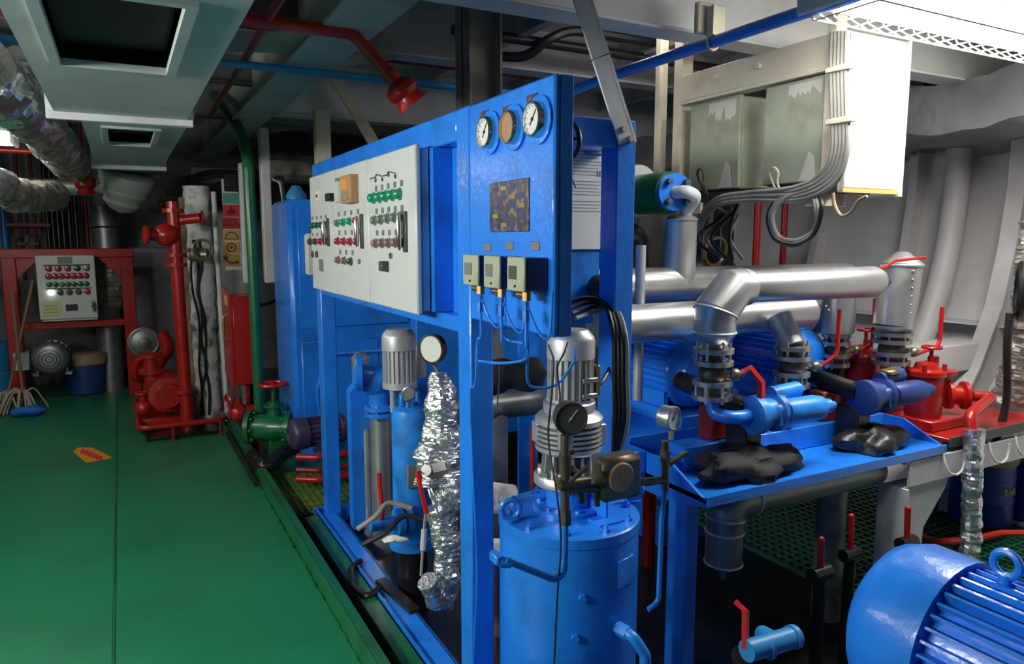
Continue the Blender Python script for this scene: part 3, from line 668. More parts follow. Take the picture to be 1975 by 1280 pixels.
# red fire box
X = P(445, 650, Y=5.95).x; z0, z1 = P(445, 745, Y=5.95).z, P(445, 572, Y=5.95).z; xr = P(490, 650, Y=5.95).x
yf = P(419, 650, X=X).y; yf = min(yf, 6.32)
t = thing('fire_box', 'red steel fire hose box with slanted lower edge beside the green pipe', 'fire box', ((X+xr)/2, 6.1, z0))
link('box_body', MB().box((X+.02, 5.95, z0), (xr+.03, yf, z1), .008), RED, t)
link('door', MB().prism([(X, 5.95, z0-.06), (X, 5.95, z1+.02), (X, yf+.1, z1+.06), (X, yf+.1, z0+.05)], (.02, 0, 0)), RED, t)
link('handle', MB().tube([(X, 6.12, z0+.55), (X-.03, 6.12, z0+.53), (X-.03, 6.12, z0+.36), (X, 6.12, z0+.34)], .010, .015, 8), BRASS, t)
for i in range(3): link('print_mark', MB().box((X-.003, 6.06+.06*i, z0+.62), (X, 6.10+.06*i, z0+.70)), OCHRE, t)
link('post', MB().box((X+.1, 6.0, -.02), (X+.16, 6.06, z0), .004), RED, t); link('post', MB().box((xr-.05, 6.0, -.02), (xr+.01, 6.06, z0), .004), RED, t)
p = P(440, 760, Y=6.0)
t = thing('hydrant_valve', 'small red hydrant valve below the red fire box', 'valve', (p.x, 6.0, .0))
link('body', MB().cyl((p.x, 5.92, .30), (p.x+.18, 5.92, .30), .05).ball((p.x+.06, 5.92, .30), .075).cyl((p.x+.06, 5.92, .30), (p.x+.06, 5.92, .42), .03), RED, t)
link('wheel', MB().torus((p.x-.01, 5.9, .40), (1, .3, .2), .05, .012, 18, 6), RED, t)
link('inlet', MB().tube([(p.x+.08, 5.92, .3), (p.x+.26, 5.85, .22), (p.x+.3, 5.85, -.03)], .035, .08, 12), RED, t)
# green pipe and valve
Yg = 5.75; xg = P(500, 760, Y=Yg).x
top = P(488, 305, Y=Yg); k1 = P(440, 215, Y=6.4)
t = thing('green_pipe', 'tall green vertical pipe bending away at the top beside the white lamp housing', 'pipe', (xg, Yg, .3))
link('run', MB().tube([(xg, Yg, .26), (xg-.005, Yg, top.z-.02), P(462, 250, Y=6.05), P(432, 205, Y=6.6), P(412, 185, Y=7.4)], .042, .15, 16), GREEN, t)
t = thing('green_gate_valve', 'green flanged valve with a red handwheel at the corner of the green deck', 'valve', (xg+.05, 5.6, -.02))
vc = V((xg+.07, 5.55, .24)); ax = V((1, -.55, 0)).normalized()
link('body', MB().lathe([(.10, -.2), (.13, -.2), (.13, -.165), (.09, -.16), (.10, -.08), (.11, 0), (.09, .07), (.09, .1), (.125, .1), (.125, .135), (.08, .14)], vc, ax, 24), GREEN, t)
for h in (-.16, .075):
    for i in range(8):
        u, w, z = basis(ax); a = i*math.pi/4; link('bolt', MB().hexb(vc+z*h+(u*math.cos(a)+w*math.sin(a))*.11, z, .012, .02), GREEN, t)
link('yoke', MB().cyl(vc, vc+V((0, 0, .2)), .06, .045).cyl(vc+V((0, 0, .16)), vc+V((0, 0, .18)), .075).cyl(vc+V((0, 0, .18)), vc+V((0, 0, .33)), .016), GREEN, t)
wc = vc+V((0, 0, .33)); link('handwheel', MB().torus(wc, (0, 0, 1), .095, .014, 26, 8).bar(wc-V((.09, 0, 0)), wc+V((.09, 0, 0)), .02, .014).bar(wc-V((0, .09, 0)), wc+V((0, .09, 0)), .02, .014).cyl(wc-V((0, 0, .015)), wc+V((0, 0, .02)), .022), RED, t)
link('foot', MB().box(vc+V((-.05, -.05, -.26)), vc+V((.05, .05, -.05)), .006), GREEN, t)
e = vc+ax*.14
pipe('green_outlet_pipe', [e, e+ax*.12, e+V((.35, -.24, .02)), e+V((1.3, -.25, .07))], .05, GREEN, 'green horizontal pipe leaving the flanged valve towards the blue frame', br=.12)
pipe('green_drain', [e+ax*.07, e+ax*.07+V((0, 0, -.16))], .02, GREEN, 'short green drain stub under the green outlet pipe')
solo('tarred_joint', MB().foil([e+ax*.05+V((0, 0, -.14)), e+V((-.10, -.18, -.12)), (.78, 5.0, .09), (.745, 5.35, .10)], .045, .1, seg=12, jit=.5, js=18), OIL, 'black wrapped hose draped over the green coaming', 'hose')
pipe('black_hose', [(.715, 4.95, .02), (.71, 5.8, .02), (.71, 6.4, .02)], .022, RUBBER, 'black hose lying on the deck along the green coaming')
# dark motor behind the corner post and red pipes
p = P(600, 835, Y=5.0)
t = thing('dark_motor', 'small purple-black motor low behind the far blue post', 'motor', (p.x, 5.0, p.z-.12))
motor(t, frame((p.x-.14, 5.02, p.z), (1, .1, 0)), .105, .4, PURPL, 18)
for k, (y, lb) in enumerate(((883, 'upper'), (908, 'middle'), (926, 'lower'))):
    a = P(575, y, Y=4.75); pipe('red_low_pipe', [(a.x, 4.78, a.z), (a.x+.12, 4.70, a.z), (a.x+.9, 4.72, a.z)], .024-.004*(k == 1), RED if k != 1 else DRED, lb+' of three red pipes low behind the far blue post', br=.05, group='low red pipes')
# big blue unit behind the frame
t = thing('blue_boiler_casing', 'large blue panelled machinery casing behind the control cabinets', 'casing', (2.2, 5.9, -.02))
link('casing', MB().box((1.06, 5.35, -.02), (3.3, 5.98, 1.93), .03), BLUE, t)
for x0, x1, z0, z1 in ((1.12, 1.95, 1.0, 1.86), (2.0, 2.8, 1.0, 1.86), (1.12, 1.7, .2, .9), (1.75, 2.8, .2, .9)):
    link('access_panel', MB().box((x0, 5.335, z0), (x1, 5.352, z1), .012), BLUE, t)
link('conduit', MB().tube([(1.25, 5.32, .1), (1.22, 5.32, .55), (1.32, 5.32, .8), (2.2, 5.32, .8)], .014, .1, 8), BLUE, t)
a, b = P(588, 450, Y=5.3), P(602, 530, Y=5.3)
solo('white_switch_box', MB().box((a.x, 5.25, b.z), (b.x+.03, 5.335, a.z), .012), PAPER, 'small white box on the blue casing left of the cabinets', 'box')
solo('blue_gauge_top', MB().lathe([(.06, 0), (.06, .1), (.075, .1), (.075, .13), (.03, .2), (0, .2)], P(572, 395, Y=5.6)+V((0, 0, -.06)), (0, 0, 1), 18), LBLUE, 'small blue cap on top of the blue casing', 'cap')
# ================================================================== blue equipment frame
X0, X1, YN, YF, ZT = 1.0, 1.665, 2.155, 4.30, 2.07
t = FRM = thing('equipment_frame', 'tall blue welded steel frame carrying the grey control cabinets', 'frame', (1.35, 3.2, 0))
for x in (X0, X1-.085):
    for y in (YN, YF-.10):
        if x > 1.2 and y > 3: link('post', MB().box((x, y, 0), (x+.085, y+.10, ZT-.1), .005), BLUE, t)
        else: link('post', MB().box((x, y, -.05), (x+.085, y+.10, ZT), .005), BLUE, t)
for x in (X0, X1-.085): link('top_beam', MB().box((x, YN+.10, ZT-.10), (x+.085, YF-.10, ZT), .005), BLUE, t)
for y in (YN, YF-.10): link('top_beam', MB().box((X0+.085, y, ZT-.10), (X1-.085, y+.10, ZT), .005), BLUE, t)
link('inner_casing', MB().box((.988, 2.43, 1.387), (1.57, 4.10, 1.968)), BLUE, t)
link('side_sheet', MB().box((1.06, 2.256, 1.385), (1.075, 2.428, 1.968)), BLUE, t)
link('end_sheet', MB().box((1.075, 2.37, 1.385), (1.66, 2.385, 1.97)), BLUE2, t)
h = V((1.059, 2.33, 1.74)); link('dark_hole', MB().cyl(h, h+V((.003, 0, 0)), .055, seg=24), BLACK, t)
link('lower_rail', MB().box((1.01, 2.26, 1.33), (1.09, 4.2, 1.385), .004), BLUE, t)
link('lower_rail', MB().box((1.09, 2.28, 1.33), (1.58, 2.36, 1.385), .004), BLUE, t)
# skid
link('skid_beam', MB().box((.95, 1.0, .0), (1.06, 4.32, .012)).box((1.05, 1.0, -.12), (1.062, 4.32, .012)).box((.95, 1.0, -.06), (.958, 4.32, .03)), BLUE, t)
link('skid_beam', MB().box((.95, 4.24, -.06), (1.70, 4.34, .012)), BLUE, t)
link('skid_pan', MB().box((1.062, 1.24, -.13), (1.70, 4.3, -.11)), OIL, t)
link('leg_bracket', MB().prism([(1.08, 3.92, 0), (1.185, 3.92, 0), (1.185, 3.92, .89), (1.165, 3.92, .90), (1.08, 3.92, .80)], (0, .08, 0)), BLUE, t)
link('pad_eye', MB().tube([(.98, 3.45, .03), (.915, 3.40, .03), (.87, 3.22, .02), (.90, 3.08, .02), (.98, 3.12, .04)], .015, .08, 8), OIL, t)
link('bent_flange', MB().prism([(.955, 2.05, .012), (1.06, 2.05, .012), (1.06, 1.3, .05), (.97, 1.3, .06)], (0, 0, .008)), BLUE, t)
# paper notice on the end sheet
A, B = P(1094, 272, Y=2.365), P(1168, 480, Y=2.365)
t = thing('paper_notice', 'large printed white notice sheet taped inside the frame end', 'notice', ((A.x+B.x)/2, 2.36, B.z))
link('sheet', MB().box((A.x-.08, 2.362, B.z), (B.x, 2.366, A.z)), PAPER, t)
for i in range(19):
    z = A.z-.035-i*.0125
    if i in (8, 14): continue
    link('print_line', MB().box((A.x-.07, 2.361, z), (B.x-.02-.03*((i*7) % 3)/3, 2.3625, z+.0035)), PRINT, t)
for px, py in ((1152, 285), (1155, 335)):
    p = P(px, py, Y=2.361)
    for k in (-1, 1): link('pen_mark', MB().box((p.x+k*.006-.0015, 2.3605, p.z-.012), (p.x+k*.006+.0015, 2.362, p.z+.012)), DGREY, t)
# cable bundle at the frame end
p = P(1160, 560, Y=2.3)
t = thing('cable_bundle', 'black cables running out of the frame end and hanging down beside the right post', 'cable', p)
link('gland', MB().lathe([(.035, 0), (.05, -.01), (.05, -.04), (.03, -.06)], P(1150, 553, Y=2.36), (0, 1, 0), 16), RUBBER, t)
for k in range(4):
    o = V((.012*k, -.01*k, -.008*k))
    link('cable', MB().wire([P(1085, 585+5*k, Y=2.2)+o, P(1130, 575+4*k, Y=2.25)+o, P(1165, 585, Y=2.2)+o, P(1183, 640, Y=2.12)+o, P(1185, 720, Y=2.1)+o, P(1186, 800, Y=2.1)+o, P(1183+3*k, 880, Y=2.1)], .009-.001*(k % 2), 8), RUBBER if k < 3 else CABLE, t)
link('cable', MB().wire([P(1178, 640, Y=2.2), P(1183, 690, Y=2.2), P(1165, 730, Y=2.15), P(1152, 745, Y=2.1)], .008, 8), RUBBER, t)

# ================================================================== control cabinets
XF = .93
def onF(px, py): return P(px, py, X=XF)
CAB = [(2.455, 3.018), (3.022, 3.540), (3.544, 4.07)]; ZB, ZTP = 1.376, 1.98
def cabinet(k, label):
    y0, y1 = CAB[k]
    t = thing('control_cabinet', label, 'cabinet', (1.0, (y0+y1)/2, ZB), 'control cabinets')
    link('body', MB().box((XF+.025, y0+.008, ZB+.012), (.986, y1-.004, ZTP-.012), .004), STEEL, t)
    d = link('door', MB().box((XF, y0, ZB), (XF+.022, y1, ZTP), .006), CABG, t)
    return t, d
def dot(t, px, py, mt, r=.014, name='push_button', h=.022, sq=False):
    p = onF(px, py)
    if sq: return link(name, MB().box(p+V((-h, -r, -r)), p+V((.001, r, r)), .003), mt, t)
    return link(name, MB().lathe([(r*1.2, 0), (r*1.2, .006), (r, .007), (r*.92, h*.8), (r*.55, h), (0, h)], p, (-1, 0, 0), 14), mt, t)
def lerp2(a, b, n): 
    pa, pb = onF(*a), onF(*b); return [pa.lerp(pb, i/(n-1)) for i in range(n)]
def row(t, a, b, n, mts, name='push_button', r=.014, h=.022):
    for p, mt in zip(lerp2(a, b, n), mts):
        link(name, MB().lathe([(r*1.25, 0), (r*1.25, .006), (r, .007), (r*.92, h*.8), (r*.55, h), (0, h)], p, (-1, 0, 0), 14), mt, t)
def labels(t, a, b, n, w=.012, hh=.011):
    for p in lerp2(a, b, n): link('label_plate', MB().box(p+V((-.003, -w, -hh)), p+V((.001, w, hh))), MGREY, t)
def handle(t, px, py, hh=.075):
    p = onF(px, py)
    link('handle_plate', MB().box(p+V((-.008, -.018, -hh)), p+V((.001, .018, hh)), .003), DGREY, t)
    link('handle', MB().lathe([(.004, -hh*.9), (.011, -hh*.5), (.012, hh*.4), (.006, hh*.85), (0, hh*.9)], p+V((-.022, .012, 0)), (0, 0, 1), 10).box(p+V((-.022, .004, -.012)), p+V((0, .02, .012))), CHROME, t)
# nearest cabinet
t, d = cabinet(0, 'nearest grey control cabinet with a mimic line and five green lamps')
pts = [onF(*q)+V((-.002, 0, 0)) for q in ((715, 345), (725, 342), (727, 336), (738, 340), (748, 337), (750, 331), (763, 334))]
m = MB()
for a, b in zip(pts, pts[1:]): m.bar(a, b, .004, .005, (1, 0, 0))
for q in pts[1::2]+[pts[-1]]: m.cyl(q+V((-.002, 0, -.012)), q+V((.002, 0, -.012)), .008, seg=10)
link('mimic_line', m, DGREY, t)
labels(t, (726, 364), (775, 353), 5); row(t, (722, 382), (772, 374), 5, [LGREEN]*5, 'indicator_lamp', .019, .028)
labels(t, (727, 407), (776, 401), 5); row(t, (724, 425), (776, 417), 5, [GGREEN]*5, r=.017)
labels(t, (728, 449), (764, 448), 4); row(t, (726, 469), (778, 467), 5, [GRED]*5, r=.017)
handle(t, 783, 447)
labels(t, (753, 493), (755, 493), 2); dot(t, 747, 513, DGREY, .020, 'rotary_switch', .03, True)
# middle cabinet
t, d = cabinet(1, 'middle grey control cabinet with a tan controller display')
def plateF(t, name, x0, y0, x1, y1, mt, th=.01):
    a, b = onF(x0, y0), onF(x1, y1); z1 = (a.z+onF(x1, y0).z)/2; z0 = (b.z+onF(x0, y1).z)/2
    return link(name, MB().box((XF-th, a.y, z0), (XF+.001, b.y, z1), .002), mt, t)
plateF(t, 'controller', 671, 338, 692, 392, TAN, .035); plateF(t, 'display', 673, 345, 682, 367, ORANGE, .037); plateF(t, 'keypad', 673, 371, 689, 387, DUN, .037)
plateF(t, 'cover_plate', 658, 348, 670, 391, PRINT, .015); plateF(t, 'cover_plate', 648, 350, 657, 390, CABG, .012); plateF(t, 'label_plate', 647, 343, 656, 351, MGREY, .004)
plateF(t, 'key_switch', 638, 373, 646, 388, BLACK, .03)
labels(t, (654, 413), (691, 408), 4); row(t, (652, 430), (689, 425), 4, [GGREEN, LGREEN, LGREEN, RLENS], 'indicator_lamp', .016)
labels(t, (655, 449), (679, 448), 3); row(t, (653, 465), (690, 466), 4, [RLENS]*4, r=.016)
labels(t, (656.5, 486), (680.5, 487), 3); row(t, (654, 501), (678, 504), 3, [GRED, GRED, DGREEN], r=.016); dot(t, 694, 504, MGREY, .010, 'key_lock', .01)
handle(t, 699, 446)
# farthest cabinet
t, d = cabinet(2, 'farthest grey control cabinet with black and dark red buttons')
plateF(t, 'warning_label', 610, 368, 617, 385, PAPER, .004); dot(t, 613.5, 378, RLENS, .009, 'small_lamp', .012)
labels(t, (603, 421), (629, 418), 4, .011, .009); row(t, (604, 435), (628, 433), 4, [DGREEN]*4, 'indicator_lamp', .015)
labels(t, (604, 452), (621, 452), 3, .011, .009); row(t, (600, 466), (630, 465), 4, [DGREY, DGREY, RLENS, RLENS], r=.016)
dot(t, 604, 490, DGREY, .016, 'selector_dial', .012); dot(t, 612, 490, DGREY, .016, 'selector_dial', .012)
plateF(t, 'name_plate', 616, 500, 624, 523, MGREY, .004); handle(t, 634, 448, .07)

# ================================================================== gauge panel
XP = 1.0; ynear = P(1068, 400, X=XP).y
t = thing('gauge_panel', 'upright blue panel with three round pressure gauges and a worn metal plate', 'panel', (1.02, 1.9, 1.388))
link('plate', MB().box((XP, ynear, 1.388), (XP+.02, 2.154, 2.068), .006).box((XP+.02, ynear, 1.388), (XP+.06, ynear+.012, 2.068), .004).box((XP+.02, ynear+.01, 1.388), (XP+.06, 2.15, 1.40)), BLUE, t)
for k, (px, py, dm, an) in enumerate(((937, 255, DIAL, .6), (982, 245, TAN, None), (1030, 230, DIAL, .7))):
    p = P(px, py, X=XP-.02)
    g = link('gauge', MB().lathe([(.058, .02), (.058, .014), (.047, .012), (.047, -.006), (.044, -.012), (.040, -.012), (.040, -.004), (0, -.004)], p, (1, 0, 0), 28), CHROME, t)
    link('dial', MB().cyl(p+V((-.005, 0, 0)), p+V((-.0045, 0, 0)), .0395, seg=24), dm, g)
    link('mount_ring', MB().lathe([(.050, .010), (.064, .012), (.064, .02)], p, (1, 0, 0), 28), BLUE, g)
    if an is not None:
        dv = V((0, -math.sin(an), math.cos(an))); link('needle', MB().bar(p+V((-.0065, 0, 0))-dv*.018, p+V((-.0065, 0, 0))+dv*.03, .003, .001, (1, 0, 0)).cyl(p+V((-.008, 0, 0)), p+V((-.005, 0, 0)), .005, seg=10), BLACK, g)
        m = MB()
        for i in range(11):
            a = -2.3+i*.46; dv = V((0, -math.sin(a), math.cos(a))); m.bar(p+V((-.0056, 0, 0))+dv*.031, p+V((-.0056, 0, 0))+dv*.037, .0018, .0006, (1, 0, 0))
        link('scale_marks', m, DGREY, g)
for px, py in ((935, 223), (980, 213), (1028, 192)):
    p = P(px, py, X=XP); link('tag_plate', MB().box(p+V((-.004, -.028, -.014)), p+V((.001, .028, .014)), .002), PLATE, t)
def rectP(x0, y0, x1, y1):
    a, b, c, d = P(x0, y0, X=XP), P(x1, y0, X=XP), P(x0, y1, X=XP), P(x1, y1, X=XP)
    return a.y, b.y, (a.z+b.z)/2, (c.z+d.z)/2
ya, yb, za, zb = rectP(946, 348, 1022, 447)
np_ = link('worn_plate', MB().box((XP-.004, yb, zb), (XP+.001, ya, za), .002), PLATE, t)
for i in range(5):
    for j in range(4):
        if (i*3+j) % 4 == 3: continue
        y = ya+(yb-ya)*(.1+.22*j); z = za+(zb-za)*(.1+.18*i); link('print_block', MB().box((XP-.0048, y-.035, z-.012), (XP-.003, y, z)), DUN if (i+j) % 2 else NAVY, np_)
for px, py in ((941, 477), (983, 474), (1033, 474)):
    p = P(px, py, X=XP); link('tag_plate', MB().box(p+V((-.003, -.024, -.012)), p+V((.001, .024, .012)), .002), MGREY, t)
# pressure switches
for k, (xa, ya_, xb, yb_, xs, lb) in enumerate(((893, 492, 921, 545, 935, 'left'), (933, 493, 962, 549, 978, 'middle'), (978, 497, 1010, 553, 1053, 'right'))):
    XS = .925; a, b = P(xa, ya_, X=XS), P(xb, yb_, X=XS); z1, z0 = 1.60, 1.512
    s = thing('pressure_switch', lb+' grey-faced pressure switch box on the gauge panel', 'switch', (XS, (a.y+b.y)/2, z0), 'pressure switches')
    link('case', MB().box((XS+.008, b.y, z0), (XP-.001, a.y, z1), .004), NAVY, s)
    link('cover', MB().box((XS, b.y-.002, z0-.002), (XS+.009, a.y+.002, z1+.002), .003), JBOX, s)
    link('window', MB().box((XS-.002, b.y+.04, z0+.03), (XS+.001, a.y-.012, z1-.022)), DGREY if k == 2 else MGREY, s)
    link('screw', MB().cyl((XS-.003, (a.y+b.y)/2, z0+.012), (XS, (a.y+b.y)/2, z0+.012), .004, seg=8), BLACK, s)
    yc = b.y+.02
    link('gland', MB().hexb((XS+.02, yc, z0-.001), (0, 0, -1), .013, .025).cyl((XS+.02, yc, z0-.012), (XS+.02, yc+.045, z0-.012), .009), BRASS, s)
    link('capillary', MB().wire([(XS+.022, yc, z0-.026), (XS+.024, yc-.005, z0-.05), (XS+.035, yc-.03, z0-.10), (XS+.05, yc-.05, z0-.125), (XS+.06, yc-.055, z0-.11), (XS+.065, yc-.055, z0-.05), (XS+.067, yc-.055, z0)], .0036, 8), BLUE, s)
    link('union', MB().hexb((XS+.018, yc, z0-.05), (0, 0, -1), .010, .03), BLUE, s)
    en = [(XS+.018, yc, z0-.03), (XS+.02, yc, z0-.15)]
    if k == 0: en += [P(921, 660, X=XS+.02), P(917, 740, X=XS+.02), P(908, 760, X=XS+.05), P(912, 900, X=XP-.012), P(920, 1100, X=XP-.012), P(913, 1290, X=XP-.012)]
    elif k == 1: en += [P(968, 640, X=XS+.03), P(980, 655, X=XS+.05), P(1010, 662, X=XS+.06)]
    else: en += [P(1014, 640, X=XS+.04), P(1018, 665, X=XS+.06), P(1018, 735, X=XS+.1), P(1040, 748, X=XS+.14), P(1075, 740, X=XS+.2), P(1105, 700, X=XS+.22), P(1110, 670, X=XS+.24)]
    link('impulse_line', MB().wire(en, .0042, 8), BLUE, s)
m = MB().wire([P(918, 695, X=.97), P(960, 700, X=.98), P(1000, 697, X=.98), P(1016, 690, X=.985)], .0045, 6)
solo('tie_line', m, BLUE, 'short blue tube linking the switch lines below the gauge panel', 'tube')
w = P(1100, 270, Y=1.72)
t = thing('small_handwheel', 'small black handwheel at the back edge of the gauge panel', 'handwheel', w)
w.x = max(w.x, 1.085); link('wheel', MB().torus(w, (1, 0, .1), .045, .007, 24, 6).bar(w-V((0, .045, 0)), w+V((0, .045, 0)), .008, .008), RUBBER, t)
link('stem', MB().cyl(w, (1.021, w.y, w.z), .008, seg=8), RUBBER, t)
solo('loose_wire', MB().wire([P(1092, 300, Y=1.7), P(1096, 325, Y=1.7), P(1110, 362, Y=1.68)], .002, 5), NAVY, 'thin loose wire dangling behind the gauge panel edge', 'wire')
# ================================================================== machinery inside the frame
def vz(px, py, d): return P(px, py, d=d)
# blue filter vessel
c = P(795, 1010, d=3.45); zb, zt = P(795, 1015, d=3.45).z, P(795, 775, d=3.45).z
t = thing('filter_vessel', 'slim blue cylindrical filter vessel with a clamp nut top and small name plate', 'vessel', (c.x, c.y, -.11))
R = .088
link('shell', MB().lathe([(R*1.05, zb-.04), (R*1.05, zb), (R, zb+.005), (R, zt-.05), (R*.9, zt-.015), (R*.5, zt), (0, zt)], (c.x, c.y, 0), (0, 0, 1), 28), BLUE2, t)
link('top_clamp', MB().box((c.x-.05, c.y-.015, zt), (c.x-.03, c.y+.015, zt+.06), .004).box((c.x+.03, c.y-.015, zt), (c.x+.05, c.y+.015, zt+.06), .004).cyl((c.x, c.y, zt-.01), (c.x, c.y, zt+.02), .03).cyl((c.x+.06, c.y-.05, zt-.06), (c.x+.06, c.y-.05, zt-.01), .02), BLUE2, t)
link('name_plate', MB().box((c.x-.05, c.y-R-.006, zb+.22), (c.x-.005, c.y-R+.01, zb+.33), .002), MGREY, t)
link('bottom_flange', MB().cyl((c.x, c.y, zb-.09), (c.x, c.y, zb-.04), R*1.25, seg=24), BLUE2, t)
link('stand', MB().cyl((c.x, c.y, -.11), (c.x, c.y, zb-.08), R*.8, seg=18), OIL, t)
# vertical motor
c = P(771, 742, d=3.75); r = .085; zt = P(771, 632, d=3.75).z
def vmotor(t, x, y, z0, z1, r, mt, n=22, capf=.36):
    h = z1-z0; k = z0+h*(1-capf)
    link('stator', MB().cyl((x, y, z0+.01), (x, y, k), r*.88, seg=26), mt, t)
    f = MB()
    for i in range(n):
        a = 2*math.pi*i/n; u = V((math.cos(a), math.sin(a), 0)); w = V((-u.y, u.x, 0))*r*.035; o = V((x, y, z0+.02))
        f.prism([o+u*r*.86+w, o+u*r+w*.7, o+u*r-w*.7, o+u*r*.86-w], (0, 0, k-z0-.02))
    link('cooling_fins', f, mt, t)
    link('fan_cap', MB().lathe([(r*.95, k), (r*1.03, k), (r*1.03, k+h*capf*.62), (r*.98, k+h*capf*.75), (r*.72, z1), (0, z1)], (x, y, 0), (0, 0, 1), 28), mt, t)
    link('end_ring', MB().cyl((x, y, z0-.012), (x, y, z0+.02), r*1.04, seg=28), mt, t)
t = thing('vertical_motor', 'small silver vertical motor standing behind the blue filter vessel', 'motor', c)
vmotor(t, c.x, c.y, c.z, zt, r, SILV2)
link('shaft_support', MB().cyl((c.x-.04, c.y, c.z-.14), (c.x-.04, c.y, c.z), .014, seg=8).cyl((c.x+.03, c.y, c.z-.2), (c.x+.03, c.y, c.z), .03, seg=12), SILV2, t)
s = P(810, 690, d=3.9)
t = thing('silver_canister', 'small silver capped canister right of the vertical motor', 'canister', s)
link('can', MB().lathe([(.035, -.10), (.035, .05), (.03, .065), (.012, .085), (0, .085)], s, (0, 0, 1), 18), SILVER, t)
# round gauge facing the aisle
g = P(836, 672, d=3.2); ax = V((-.85, -.5, 0)).normalized()
t = thing('round_thermometer', 'round pale-faced gauge on a stem above the foil-wrapped pipe', 'gauge', g)
link('case', MB().lathe([(.05, .03), (.062, .02), (.066, 0), (.066, -.02), (.060, -.024), (.058, -.018), (0, -.018)], g, -ax, 26), DSTEEL, t)
link('dial', MB().cyl(g+ax*.0185, g+ax*.019, .057, seg=26), DIAL, t)
link('stem', MB().cyl(g+V((0, 0, -.065)), P(850, 730, d=3.1), .008, seg=8), BRASS, t)
# foil wrapped pipe with ball valves
pts = [P(851, y, d=3.0) for y in (722, 760, 800, 850, 905, 960)]
t = thing('foil_wrapped_pipe', 'vertical pipe wrapped in crumpled silver foil inside the blue frame', 'pipe', P(860, 1150, d=3.0))
def foilv(name, pr):
    q = spline([p for p, _ in pr], 22); rr = []
    n = len(pr)-1
    for i in range(len(q)):
        u = i/22; k = min(int(u), n-1); f = u-k; rr.append(pr[k][1]*(1-f)+pr[k+1][1]*f)
    m = MB().sweep(q, 0, 34, jit=.42, js=17, rr=rr); return link(name, m, FOIL, t, smooth=14)
D = 3.0
foilv('wrapping', [(P(848, 718, d=D), .03), (P(848, 740, d=D), .045), (P(852, 790, d=D), .06), (P(850, 835, d=D), .07), (P(846, 880, d=D), .085), (P(848, 930, d=D), .085)])
foilv('wrapping', [(P(840, 965, d=D), .085), (P(862, 955, d=D), .075), (P(890, 940, d=D), .07)])
foilv('wrapping', [(P(846, 975, d=D), .06), (P(856, 1010, d=D), .055), (P(862, 1060, d=D), .05), (P(862, 1110, d=D), .05), (P(856, 1150, d=D), .045)])
foilv('wrapping', [(P(862, 1150, d=D), .045), (P(846, 1155, d=D-.03), .04), (P(822, 1122, d=D-.1), .038)])
v = P(830, 905, d=2.9)
t2 = thing('ball_valve', 'ball valve with a long red lever on the foil-wrapped pipe', 'valve', v)
link('body', MB().cyl(v+V((.05, 0, 0)), v+V((-.01, -.01, .0)), .035, seg=6).cyl(v, v+V((-.03, -.03, .01)), .022, seg=12), STEEL, t2)
link('lever', MB().bar(P(806, 908, d=2.86), P(810, 925, d=2.85), .02, .012, (0, 1, 0)).tube([P(806, 910, d=2.85), P(810, 935, d=2.84), P(823, 990, d=2.84)], .010, .03, 8), HANDLE, t2)
v = P(735, 1005, d=3.3)
t2 = thing('ball_valve', 'ball valve with an upright red lever beside the filter vessel foot', 'valve', v)
link('body', MB().cyl(v+V((-.05, 0, -.01)), v+V((.12, 0, -.02)), .03, seg=12).cyl(v+V((.07, 0, -.02)), v+V((.10, 0, -.02)), .065, seg=18).cyl(v+V((.115, 0, -.02)), v+V((.14, 0, -.02)), .065, seg=18), BLUE2, t2)
link('lever', MB().tube([v, P(738, 985, d=3.26), P(733, 940, d=3.26), P(731, 912, d=3.26)], .011, .03, 8), HANDLE, t2)
# blue gear unit on the slanted leg
g = P(722, 745, d=4.0)
t = thing('blue_gear_valve', 'blue flanged angle valve above a silver pipe inside the frame', 'valve', g)
link('round_flange', MB().cyl(g+V((-.10, -.02, .09)), g+V((-.07, -.03, .09)), .10, seg=26), BLUE, t)
link('body', MB().ball(g+V((.02, 0, .03)), .085, (1.2, 1, 1), 18, 10).cyl(g+V((-.1, 0, .08)), g+V((.05, 0, .04)), .06).cyl(g+V((.03, 0, 0)), g+V((.03, 0, -.15)), .06), BLUE, t)
link('side_flange', MB().cyl(g+V((.09, -.06, .02)), g+V((.11, -.075, .02)), .085, seg=22), BLUE, t)
for dz in (-.13, -.165): link('flange', MB().cyl(g+V((.03, 0, dz)), g+V((.03, 0, dz+.022)), .09, seg=24), BLUE, t)
for i in range(6):
    a = i*math.pi/3; link('bolt', MB().cyl(g+V((.03+.075*math.cos(a), .075*math.sin(a), -.18)), g+V((.03+.075*math.cos(a), .075*math.sin(a), -.1)), .008, seg=6), STEEL, t)
b = g+V((.03, 0, -.165)); pipe('clad_pipe', [b, (b.x, b.y, -.11)], .058, SILVER, 'vertical silver-clad pipe under the blue angle valve', seg=20)
q = P(695, 690, d=4.2); t = thing('clad_pipe', 'short capped silver-clad pipe behind the blue angle valve', 'pipe', (q.x, q.y, .6))
link('sleeve', MB().cyl((q.x, q.y, .55), (q.x, q.y, q.z), .05, seg=20), SILVER, t); link('cap', MB().lathe([(.055, 0), (.03, .03), (0, .045)], q, (0, 0, 1), 20), SILVER, t)
q = P(708, 880, d=4.15); pipe('thin_clad_pipe', [(q.x, q.y, -.11), (q.x, q.y, .58)], .03, SILVER, 'thin silver pipe behind the slanted blue leg')
